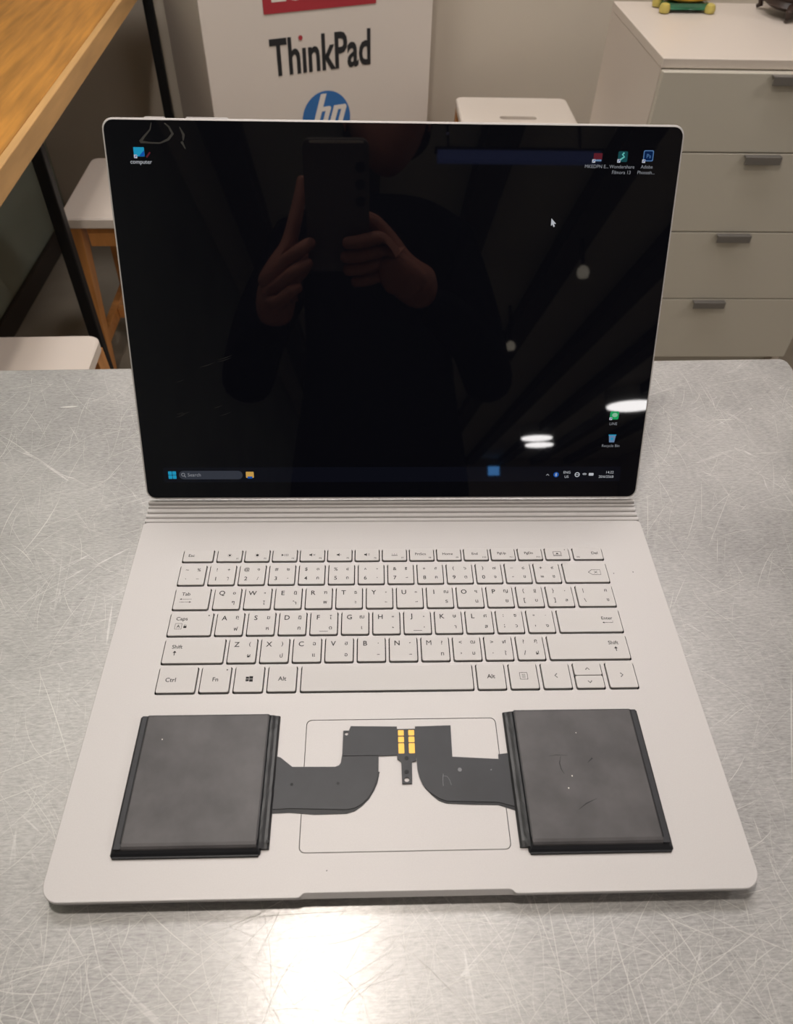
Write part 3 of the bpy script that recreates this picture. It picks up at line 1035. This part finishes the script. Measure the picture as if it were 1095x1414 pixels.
def cell(x0, x1, y0, y1, mirror):
    """terminal strip on the side towards the trackpad"""
    s = -1 if mirror else 1
    out, inn = (x0, x1) if not mirror else (x1, x0)
    c = MB()
    ring = lambda a, b, cc, d, z: [(x, y, z) for x, y in rrect(min(a, b), max(a, b), cc, d, 0.8, 3)]
    strip_w = 6.2
    e = inn - s * strip_w
    c.rings([ring(out + s * 4.6, e, y0 + 2.4, y1 - 0.9, 2.3), ring(out + s * 4.6, e, y0 + 2.9, y1 - 0.9, 3.3), ring(out + s * 4.8, e, y0 + 3.9, y1 - 1.0, 3.9), ring(out + s * 5.2, e - s * .5, y0 + 5.4, y1 - 1.3, 4.15)])
    co = bat(c, 'battery_cell', M['pouch'])
    t_ = MB()
    t_.rings([ring(out, inn - s * 4.2, y0, y1, 0.02), ring(out, inn - s * 4.2, y0, y1, 1.3), ring(out + s * .8, inn - s * 4.8, y0 + 1.2, y1 - .2, 2.0),
              ring(out + s * 3.2, inn - s * 5.8, y0 + 3.2, y1 - .6, 2.9), ring(out + s * 4.4, inn - s * 5.8, y0 + 6.0, y1 - .6, 3.9)])
    bat(t_, 'edge_tape', M['tape'], co)
    # folded rim strip running along the outer side and the front
    f_ = MB()
    f_.box(min(out + s * 1.3, out + s * 4.9), max(out + s * 1.3, out + s * 4.9), y0 + 2.6, y1 - .7, 2.2, 3.6, 0.3)
    bat(f_, 'side_fold', M['flex'], co)
    g_ = MB()
    g_.box(min(out + s * 1.0, inn - s * 5), max(out + s * 1.0, inn - s * 5), y0 - 0.9, y0 + 1.4, 0.05, 1.25, 0.25)
    bat(g_, 'front_fold', M['tape'], co)
    # wrinkled strip over the terminals
    w_ = MB()
    rr = random.Random(3 if mirror else 2)
    n = 26
    rows = []
    for i in range(n):
        y = y0 + 2.5 + (y1 - y0 - 3.0) * i / (n - 1)
        b = 1.9 if i not in (0, n - 1) else 1.4
        j = lambda a: rr.uniform(-a, a) * .45
        rows.append([(inn - s * (5.4 + j(.15)), y, 0.05), (inn - s * (5.3 + j(.2)), y, b + .9 + j(.15)), (inn - s * (4.0 + j(.2)), y, b + 1.0 + j(.2)),
                     (inn - s * (2.6 + j(.2)), y, b + .3 + j(.25)), (inn - s * (1.2 + j(.15)), y, b + .2 + j(.15)), (inn - s * (.25 + j(.2)), y, .9 + j(.1)), (inn - s * .2, y, 0.05)])
    w_.rings(rows)
    bat(w_, 'terminal_strip', M['shiny_tape'], co)
    return co


left_cell = cell(-142.7, -66.3, 19.6, 93.2, False)
right_cell = cell(56.6, 132.6, 18.2, 93.6, True)
bat(MB().prism(circle(-67.2, 25.0, .8, 12), 3.1, 3.35), 'rivet', M['black_metal'], left_cell)
# crease marks
cr = MB()
strip(cr, [(78, 66), (82, 66.5), (88, 66.2)], [.1, .35, .1], 4.19)
strip(cr, [(84.3, 66), (83.0, 62), (83.4, 58.5), (84.6, 56)], [.1, .5, .4, .1], 4.19)
strip(cr, [(88.5, 37.5), (93, 40.5), (99, 43)], [.1, .5, .1], 4.19)
strip(cr, [(98, 62), (101, 64.5)], [.1, .8], 4.19)
bat(cr, 'crease', M['tape'], right_cell)
dt = MB()
for x, y, r in ((-128, 78.5, .35), (88.4, 55.0, .35), (85.4, 48.6, .35), (95, 79, .25)):
    dt.prism(circle(x, y, r, 8), 4.16, 4.2)
bat(dt, 'dust_speck', M['white_print'], left_cell)['kind'] = 'stuff'

flexL = [(-27.7, 86.4), (-2.3, 85.8), (-2.3, 69.4), (-12.5, 69.1), (-12.7, 60.0), (-13.8, 55.2), (-15.4, 51.1), (-18.0, 46.9), (-21.4, 43.5), (-25.0, 41.6),
         (-28.9, 40.9), (-57.9, 42.0), (-66.6, 41.6), (-66.6, 69.6), (-64.6, 69.0), (-58.0, 63.7), (-35.5, 63.4), (-33.5, 64.2), (-32.6, 65.6), (-31.9, 70.8), (-31.7, 83.8), (-28.6, 83.8)][::-1]
fl_o = bat(MB().prism(flexL, 0.35, 0.75, [circle(-29.9, 82.0, 1.0, 12)]), 'flat_cable', M['flex'])
for x, y in ((-57.7, 54.3), (-33.7, 54.4)):
    bat(MB().prism(circle(x, y, .8, 12), .75, .82), 'rivet', M['black_metal'], fl_o)
under = [(-12.0, 60.5), (-13.2, 54.6), (-15.0, 50.4), (-17.6, 46.2), (-21.2, 42.6), (-25.0, 40.0), (-29.0, 38.9), (-45, 38.7), (-57.9, 39.9), (-66.6, 39.6), (-66.6, 50), (-20, 52), (-13.5, 60.5)][::-1]
bat(MB().prism(under, 0.03, 0.34), 'cable_layer', M['tape'], fl_o)
bat(MB().box(-31.6, -12.6, 69.2, 71.0, 0.74, 1.05, 0.14), 'cable_fold', M['flex'], fl_o)
flexR = [(7.6, 85.7), (27.3, 86.1), (26.9, 68.0), (51.5, 66.4), (51.7, 69.0), (57.2, 69.6), (57.2, 41.0), (48.6, 43.4), (22.0, 44.4), (18.6, 45.8), (15.7, 47.8), (12.6, 50.2),
         (10.4, 53.0), (8.9, 56.8), (8.0, 60.9), (7.5, 69.0)][::-1]
fr_o = bat(MB().prism(flexR, 0.35, 0.75), 'flat_cable', M['flex'])
under = [(8.2, 60.0), (9.6, 55.4), (11.6, 51.2), (14.8, 47.6), (18.4, 44.6), (22.2, 43.2), (36, 42.4), (48.6, 42.0), (57.2, 39.0), (57.2, 50), (20, 52)]
bat(MB().prism(under, 0.03, 0.34), 'cable_layer', M['tape'], fr_o)
sg = MB()
strip(sg, [(21.0, 52.2), (20.9, 55.0), (21.4, 58.8)], .22, .78)
strip(sg, [(21.2, 57.6), (23.4, 57.2), (24.6, 55.2), (25.2, 52.6)], .16, .78)
sg.prism(circle(30.3, 60.8, 1.1, 12), .76, .79)
sg.prism(circle(46.9, 60.5, .4, 8), .76, .79)
bat(sg, 'scribble', mat('scribble', (0.16, 0.16, 0.17), 0.5), fr_o)
con = bat(MB().prism([(-2.6, 84.2), (-2.6, 67.2), (-0.5, 65.6), (-0.4, 53.7), (4.8, 53.7), (5.2, 65.4), (7.4, 66.0), (7.9, 84.2)], 0.2, 1.0,
                     [circle(2.1, 55.8, 1.35, 14)]), 'connector_board', M['flex'])
for x0, x1 in ((-1.8, 1.3), (3.8, 7.0)):
    for ya, yb in ((80.3, 83.4), (76.4, 79.6), (70.1, 75.8)):
        bat(MB().prism(rrect(x0, x1, ya, yb, .25, 2), 1.0, 1.12), 'gold_contact', M['gold'], con)
for y in (67.4, 59.9):
    bat(MB().prism(circle(2.4 if y > 60 else 2.2, y, 1.2, 14), 1.0, 1.08), 'rivet', M['black_metal'], con)

# ------------------------------------------------------------------ wooden counter on the left
ca = math.atan2(-(0.537 - 0.505), 1.759 - 0.906)
counter = thing('wooden_counter', 'orange oak topped counter on black metal legs at upper left', 'table', (-0.505, 0.906, 0.0), -ca)
# local: edge at x = 0, runs along y
MB().box(-0.41, -0.0135, -0.36, 1.22, 0.686, 0.72, 0.002).build('counter_top', M['wood'], counter)
MB().box(-0.013, 0.0, -0.36, 1.22, 0.686, 0.7202, 0.0015).build('front_edge', M['wood_edge'], counter)
cm = Matrix.Rotation(-ca, 2)


def cloc(x, y):
    v_ = cm.inverted() @ Vector((x + 0.505, y - 0.906))
    return v_.x, v_.y


for (x, y) in ((-0.574, 1.20), (-0.556, 2.05)):
    lx, ly = cloc(x, y)
    MB().box(lx - 0.011, lx + 0.011, ly - 0.011, ly + 0.011, 0.0, 0.6855, 0.002).build('leg', M['black_metal'], counter)


# ------------------------------------------------------------------ stools
def stool_meshes():
    d = {}
    W2, H0 = 0.148, 0.45
    seat = MB()
    o_ = rrect(-W2, W2, -W2, W2, 0.018, 4)
    i_ = rrect(-W2 + .003, W2 - .003, -W2 + .003, W2 - .003, 0.016, 4)
    slot = rrect(-0.047, 0.047, -0.011, 0.011, 0.009, 3)
    loops_ = [i_, slot]
    tri_ = tessellate_polygon([[Vector((x, y, 0)) for x, y in lp] for lp in loops_])
    flat_ = [p for lp in loops_ for p in lp]
    for z in (H0, H0 - 0.022):
        seat.add([(x, y, z) for x, y in flat_], [tuple(t) for t in tri_])
    n = len(slot)
    seat.add([(x, y, H0) for x, y in slot] + [(x, y, H0 - .022) for x, y in slot], [(i, (i + 1) % n, n + (i + 1) % n, n + i) for i in range(n)])
    seat.rings([[(x, y, z) for x, y in lp] for lp, z in ((i_, H0), (o_, H0 - .003), (o_, H0 - .019), (i_, H0 - .022))], False, False)
    d['seat'] = mesh_of('seat', seat.v, seat.f)
    d['legs'] = []
    for sx in (-1, 1):
        for sy in (-1, 1):
            r = []
            for z, c, hw in ((0.0, 0.146, 0.014), (H0 - 0.0225, 0.127, 0.0185)):
                r.append([(sx * c + a * hw, sy * c + b * hw, z) for a, b in ((-1, -1), (1, -1), (1, 1), (-1, 1))])
            d['legs'].append(mesh_of('leg', MB().rings(r).v, MB().rings(r).f))
    d['aprons'] = [mesh_of('apron', m_.v, m_.f) for m_ in
                   [MB().box(-.10, .10, s * .127 - .009, s * .127 + .009, H0 - .064, H0 - .0225, .001) for s in (-1, 1)]
                   + [MB().box(s * .127 - .009, s * .127 + .009, -.10, .10, H0 - .064, H0 - .0225, .001) for s in (-1, 1)]]
    d['rails'] = [mesh_of('rail', m_.v, m_.f) for m_ in
                  [MB().box(s * .139 - .008, s * .139 + .008, -.128, .128, .135, .165, .001) for s in (-1, 1)]
                  + [MB().box(-.130, .130, -.009, .009, .138, .162, .001)]]
    return d


SM = stool_meshes()


def stool(label, x, y, rz):
    t_ = thing('stool', label, 'stool', (x, y, 0), rz, 'white topped wooden stools')
    obj('seat', SM['seat'], M['stool_seat'], t_)
    for m_ in SM['legs']:
        obj('leg', m_, M['stool_wood'], t_)
    for m_ in SM['aprons']:
        obj('apron', m_, M['stool_wood'], t_)
    for m_ in SM['rails']:
        obj('rail', m_, M['stool_wood'], t_)
    return t_


stool('white topped stool whose orange wooden leg shows left of the laptop screen', -0.489, 1.480, rad(1.0))
stool('white stool seat just behind the left rear edge of the steel table', -0.594, 0.776, rad(2.0))
stool('white stool with hand slot by the back wall above the laptop screen', 0.360, 1.903, rad(0.0))

# ------------------------------------------------------------------ drawer cabinet on the right
cab = thing('drawer_cabinet', 'white cabinet with four drawers and small grey handles at right', 'cabinet', (0.7665, 1.42, 0.0), rad(0.3))
CW, CD, CH = 0.243, 0.40, 0.722
MB().box(-CW, -CW + .018, 0.004, CD, 0, CH - .0165, .001).build('side_panel', M['cab'], cab)
MB().box(CW - .018, CW, 0.004, CD, 0, CH - .0165, .001).build('side_panel', M['cab'], cab)
MB().box(-CW - .001, CW + .001, 0.0, CD, CH - .016, CH, .0012).build('top_panel', M['cab'], cab)
MB().box(-CW + .0185, CW - .0185, CD - .012, CD - .002, 0.05, CH - .017).build('back_panel', M['cab_front'], cab)
MB().box(-CW + .0185, CW - .0185, 0.03, 0.045, 0.0, .072, .001).build('plinth', M['cab_front'], cab)
dz = [(0.075, 0.2345), (0.2370, 0.3955), (0.3980, 0.560), (0.5625, 0.7035)]
MB().box(-CW + .0185, CW - .0185, 0.0042, 0.016, 0.073, CH - .0165).build('gap_backing', M['cab_front'], cab)  # panel added behind the drawers so their gaps are not black
for za, zb in dz:
    dr = MB().box(-CW + .001, CW - .001, -.014, .003, za, zb, .0012).build('drawer', M['cab_front'], cab)
    hd = MB()
    hd.box(-.037, .037, -.026, -.0142, zb - .004, zb - .0015, .0008)
    hd.box(-.037, .037, -.027, -.0245, zb - .017, zb - .0015, .0008)
    hd.build('handle', M['handle'], dr)

# gilded ornament on a green base
fig = thing('gold_ornament', 'gold lump of coins on a green glass base on cabinet top', 'figurine', (0.655, 1.752, CH), rad(2))
b_ = MB()
b_.rings([[(x, y, z) for x, y in rrect(-a, a, -c, c, .006, 3)] for a, c, z in ((.040, .022, .005), (.047, .027, .007), (.044, .025, .016), (.046, .026, .018))])
b_.build('glass_base', M['jade'], fig, 40)
for sx in (-1, 1):
    for sy in (-1, 1):
        MB().lathe([(.004, 0), (.0105, .002), (.012, .009), (.009, .017), (.003, .019)], 12, sx * .049, sy * .025).build('foot', M['yellow'], fig, 50)
g_ = MB()
g_.lathe([(.036, .0185), (.053, .024), (.050, .036), (.038, .052), (.018, .066), (.004, .072)], 20)
g_.v = [(p[0], p[1] * .62, p[2]) for p in g_.v]
g_.build('gold_heap', M['gold_fig'], fig, 50)
rg = random.Random(8)
for k in range(22):
    a = k * 0.9
    z = .024 + .0020 * k
    r = .050 - .0019 * k
    mm = Matrix.Translation((r * math.cos(a), r * .60 * math.sin(a), z)) @ Matrix.Rotation(rg.uniform(.3, 1.2), 4, 'X') @ Matrix.Rotation(a, 4, 'Z')
    c_ = MB()
    c_.lathe([(.006, -.0015), (.0075, -.001), (.0075, .001), (.006, .0015)], 10)
    c_.v = [tuple(mm @ Vector(p)) for p in c_.v]
    c_.build('coin', M['gold_fig'], fig)
fig2 = thing('dark_ornament', 'dark carved wooden ornament with curved feet on cabinet top', 'figurine', (0.893, 1.725, CH), 0)
d_ = MB()
d_.lathe([(.03, .014), (.062, .016), (.076, .024), (.070, .034), (.080, .046), (.082, .09), (.06, .13), (.02, .15)], 20)
d_.build('carved_body', M['dark_wood'], fig2, 40)
for k in range(4):
    a = rad(45 + 90 * k + 8)
    c, s_ = math.cos(a), math.sin(a)
    pts = [(r * c, r * s_, z) for r, z in ((.052, .026), (.070, .025), (.082, .019), (.079, .009), (.086, .005))]
    MB().tube(pts, [.009, .009, .007, .006, .0038], 8).build('curved_foot', M['dark_wood'], fig2, 50)

# ------------------------------------------------------------------ lamps
pl = thing('pendant_lamp', 'pendant lamp hanging over the steel table above the frame', 'lamp', (PENDANT.x, PENDANT.y, PENDANT.z))
MB().lathe([(.030, .10), (.045, .095), (.11, .03), (.112, .028), (.046, .10), (.030, .106)], 28).build('shade', M['black_metal'], pl, 40)
MB().lathe([(.018, .05), (.018, .102)], 14).build('socket', M['lamp_white'], pl, 40)
MB().lathe([(.004, .102), (.004, CEIL - PENDANT.z - .001)], 8).build('cable', M['black_metal'], pl)
ld = bpy.data.lights.new('pendant_light', 'POINT')
ld.energy = PENDANT_POWER
ld.shadow_soft_size = 0.045
ld.color = (1.0, 0.92, 0.84)
lo = bpy.data.objects.new('pendant_light', ld)
COL.objects.link(lo)
lo.parent = pl


def ceiling_lamp(label, x, y, r, drop=.012):
    t_ = thing('ceiling_lamp', label, 'lamp', (x, y, CEIL), 0, 'round ceiling lamps')
    MB().lathe([(r, -.0005), (r, -.17), (r - .015, -.175)], 32).build('housing', M['lamp_white'], t_, 40)
    MB().lathe([(r - .016, -.1755), (r - .018, -.176 - drop), (r - .05, -.182 - drop)], 32).build('diffuser', M['lamp_glow'], t_)


ceiling_lamp('round ceiling lamp mirrored at the right rim of the screen', 2.98, -7.55, .30)
ceiling_lamp('round ceiling lamp mirrored as the upper of two white ovals', 2.36, -9.72, .235)
ceiling_lamp('round ceiling lamp mirrored as the lower of two white ovals', 2.53, -10.32, .225)
for lb, x, y in (('added round fill lamp over the right of the room near the cabinet', 2.4, 0.55),
                 ('added round fill lamp between the work table and the cabinet', 0.5, 1.25),
                 ('added round fill lamp above the wooden counter', -0.36, 1.2),
                 ('added round fill lamp right of the photographer', 2.3, -1.55),
                 ('added round fill lamp far behind on the right', 3.9, -4.5)):
    ceiling_lamp(lb, x, y, .28, .035)  # unseen lamps added as fill to brighten the room and background
for lb, x, y, z in (('small hanging bulb nearer in the mirrored row', 1.199, -3.33, 2.4), ('small hanging bulb farther in the mirrored row', 1.052, -4.77, 2.4)):
    t_ = thing('hanging_bulb', lb, 'lamp', (x, y, z), 0, 'hanging bulbs')
    MB().lathe([(.004, -.05), (.028, -.045), (.036, -.02), (.03, .005), (.012, .02)], 14).build('bulb', M['bulb_glow'], t_, 50)
    MB().lathe([(.012, .021), (.012, CEIL - z - .001)], 8).build('holder', M['black_metal'], t_)
dk_ = thing('light_bar', 'long dim blue light bar hanging behind the photographer', 'lamp', (1.4, -2.17, 2.42))
MB().box(-1.15, -.45, -.02, .02, 0.0, .012, .002).build('bar_body', M['black_metal'], dk_)
MB().box(-1.14, -.46, -.015, .0215, -.045, -.001, .004).build('blue_tube', mat('blue_tube', (0.1, 0.12, 0.3), 0.5, emit=(0.28, 0.38, 1.0), estr=0.32), dk_)
for k in range(2):
    MB().box(-1.1 + k * .55, -1.09 + k * .55, -.005, .005, .0125, CEIL - 2.42 - .001).build('hanger', M['black_metal'], dk_)
sg_ = thing('lit_sign', 'small glowing blue sign on the far wall behind the photographer', 'sign', (2.27, YF + 0.001, 2.46))
MB().box(-.12, .12, 0, .03, -.10, .10, .005).build('sign_box', M['black_metal'], sg_)
MB().box(-.105, .105, .0305, .034, -.085, .085, .002).build('lit_face', M['blue_glow'], sg_)


# ------------------------------------------------------------------ the photographer, seen only as a reflection in the screen
def skin(name, pts, edges, m, parent, root=0, sub=2):
    me_ = bpy.data.meshes.new(name)
    me_.from_pydata([p[0] for p in pts], edges, [])
    o = bpy.data.objects.new(name, me_)
    COL.objects.link(o)
    md = o.modifiers.new('skin', 'SKIN')
    md.use_smooth_shade = True
    for i, p in enumerate(pts):
        sv = me_.skin_vertices[0].data[i]
        r = p[1] if hasattr(p[1], '__len__') else (p[1], p[1])
        sv.radius = r
        sv.use_root = (i == root)
    s_ = o.modifiers.new('sub', 'SUBSURF')
    s_.levels = s_.render_levels = sub
    me2 = bpy.data.meshes.new_from_object(o.evaluated_get(bpy.context.evaluated_depsgraph_get()))
    bpy.data.objects.remove(o)
    bpy.data.meshes.remove(me_)
    for p in me2.polygons:
        p.use_smooth = True
    me2.materials.clear()
    return obj(name, me2, m, parent)


px, py = 0.0, -0.56
person = thing('person', 'person in black clothes holding up a phone, mirrored in the laptop screen', 'person', (px, py, 0.0))
W = lambda x, y, z: (x - px, y - py, z)
body_pts = [(W(0, -.60, .92), (.15, .11)), (W(0, -.59, 1.08), (.14, .105)), (W(0, -.57, 1.22), (.155, .11)), (W(0, -.56, 1.33), (.11, .08)), (W(.01, -.545, 1.40), .055),   # 0-4
            (W(.135, -.56, 1.30), .06), (W(.175, -.53, 1.14), .05), (W(.185, -.46, 1.02), .045), (W(.135, -.30, 1.05), .038), (W(.062, -.205, 1.075), .031),     # 5-9
            (W(-.15, -.56, 1.30), .065), (W(-.215, -.53, 1.14), .055), (W(-.225, -.46, 1.02), .047), (W(-.185, -.30, 1.03), .038), (W(-.150, -.205, 1.045), .031),  # 10-14
            (W(.09, -.60, .82), .095), (W(.10, -.58, .48), .062), (W(.10, -.61, .10), .045), (W(.11, -.53, .045), .042), (W(.115, -.46, .035), .034),            # 15-19
            (W(-.09, -.60, .82), .095), (W(-.10, -.58, .48), .062), (W(-.10, -.61, .10), .045), (W(-.11, -.53, .045), .042), (W(-.115, -.46, .035), .034)]
body_edges = [(0, 1), (1, 2), (2, 3), (3, 4), (3, 5), (5, 6), (6, 7), (7, 8), (8, 9), (3, 10), (10, 11), (11, 12), (12, 13), (13, 14),
              (0, 15), (15, 16), (16, 17), (17, 18), (18, 19), (0, 20), (20, 21), (21, 22), (22, 23), (23, 24)]
skin('body', body_pts, body_edges, M['cloth'], person)
# head with a simple face
hd = MB()
HC = Vector(W(.015, -.515, 1.535))
n_l, n_s = 16, 24
for a in range(1):
    rings_ = []
    for i in range(1, n_l):
        t = math.pi * i / n_l
        z = math.cos(t)
        r0 = math.sin(t)
        rg_ = []
        for k in range(n_s):
            u = 2 * math.pi * k / n_s
            x, y = r0 * math.cos(u), r0 * math.sin(u)
            jaw = 1.0 - 0.28 * max(0, -z) ** 1.3
            f = 0.0
            if y > 0:
                f += 0.020 * math.exp(-((x / .16) ** 2 + ((z + .12) / .16) ** 2)) * 1.0      # nose
                f -= 0.006 * math.exp(-(((abs(x) - .36) / .16) ** 2 + ((z - .08) / .12) ** 2))  # eye sockets
                f += 0.005 * math.exp(-((x / .28) ** 2 + ((z + .50) / .08) ** 2))            # lips
            rg_.append(HC + Vector((x * .075 * jaw, y * .093 * jaw + f, z * .115)))
        rings_.append(rg_)
    hd.rings(rings_)
hd.build('head', M['skin'], person, 60)
for sx in (-1, 1):
    e_ = MB().lathe([(.004, -.03), (.011, -.02), (.014, .005), (.010, .025), (.003, .03)], 10)
    e_.v = [tuple(HC + Vector((sx * .076 + p[0] * .4, p[1] - .005, p[2]))) for p in e_.v]
    e_.build('ear', M['skin'], person, 60)
    y_ = MB().lathe([(.002, -.006), (.009, -.003), (.009, .003), (.002, .006)], 12)
    y_.v = [tuple(HC + Vector((sx * .028 + p[0], .082 + p[1] * .3, .008 + p[2]))) for p in y_.v]
    y_.build('eye', M['black_print'], person)
hr = MB()
rings_ = []
for i in range(0, 9):
    t = .06 + (math.pi * .60) * i / 8
    rings_.append([HC + Vector((math.sin(t) * math.cos(u) * .084, math.sin(t) * math.sin(u) * .100 - .012 - (.012 if math.sin(u) > 0 and i > 4 else 0) * (i - 4), math.cos(t) * .125 + .006))
                   for u in [2 * math.pi * k / 24 for k in range(24)]])
hr.rings(rings_)
hr.build('hair', M['hair'], person, 60)


def hand(name, wrist, pts_edges):
    pts, edges = pts_edges
    return skin(name, pts, edges, M['skin'], person)


def finger_chain(pts, edges, root, chain, r0):
    prev = root
    for i, c in enumerate(chain):
        pts.append((W(*c), r0 * (1 - .12 * i)))
        edges.append((prev, len(pts) - 1))
        prev = len(pts) - 1


def cam_pt(x, y, z):
    v_ = CAM_POS + CAM_ROT @ Vector((x, y, z))
    return (v_.x, v_.y, v_.z)


# left hand (left in the mirror): index finger raised beside the phone, the others curled on its edge
pts = [(W(-.150, -.205, 1.045), .026), (W(-.138, -.168, 1.065), (.030, .020)), (W(-.128, -.138, 1.085), (.034, .018))]
edges = [(0, 1), (1, 2)]
finger_chain(pts, edges, 2, [(-.118, -.128, 1.115), (-.108, -.120, 1.150), (-.102, -.114, 1.176), (-.099, -.110, 1.198)], .0105)
finger_chain(pts, edges, 2, [(-.122, -.122, 1.092), (-.104, -.108, 1.100), (-.092, -.108, 1.110), (-.084, -.113, 1.116)], .0105)
finger_chain(pts, edges, 1, [(-.126, -.128, 1.068), (-.108, -.112, 1.078), (-.096, -.116, 1.088), (-.088, -.122, 1.094)], .010)
finger_chain(pts, edges, 1, [(-.132, -.136, 1.046), (-.114, -.122, 1.056), (-.102, -.128, 1.066)], .009)
finger_chain(pts, edges, 1, [(-.120, -.170, 1.085), (-.102, -.165, 1.105), (-.090, -.156, 1.122)], .012)
hand('hand', None, (pts, edges))
# right hand: fingers wrapped round the lower back of the phone
pts = [(W(.062, -.205, 1.075), .026), (W(.042, -.178, 1.082), (.030, .020)), (W(.026, -.158, 1.088), (.034, .018))]
edges = [(0, 1), (1, 2)]
b0 = (.022, -.150, 1.09)
for (yy, zz, r_, l_) in ((-.022, .004, .0100, 1.0), (-.040, .003, .0100, 1.06), (-.057, .003, .0098, 1.0), (-.073, .003, .0088, .8)):
    c1, c2, c3 = cam_pt(.014, yy, .004), cam_pt(.014 - .026 * l_, yy - .002, -.0085), cam_pt(.014 - .050 * l_, yy - .004, -.0080)
    finger_chain(pts, edges, 2, [c1, c2, c3], r_)
finger_chain(pts, edges, 1, [cam_pt(.020, -.030, .026), cam_pt(.004, -.012, .026), cam_pt(-.014, -.004, .023)], .012)
hand('hand', None, (pts, edges))
# the phone itself
ph = MB()
ph.rings([[(x, y, z) for x, y in rrect(-.0785 + i_, -.0015 - i_, -.068 + i_, .090 - i_, .009, 5)] for i_, z in ((.001, .0118), (0, .0112), (0, .0048), (.001, .0042))])
phone = thing('phone', 'dark smartphone held up by the photographer, mirrored in the screen', 'phone', CAM_POS)
phone.rotation_euler = CAM_ROT.to_euler()
ph.build('phone_body', M['phone'], phone, 40)
MB().box(-.070, -.008, .0862, .0888, .0030, .0040).build('edge_highlight', M['phone_highlight'], phone)  # pale strip paints the highlight along the phone's top edge
for k in range(3):
    MB().lathe([(.006, .0041), (.006, .0030), (.0045, .0028)], 16, -.012, .060 - .020 * k).build('lens', M['black_metal'], phone, 40)
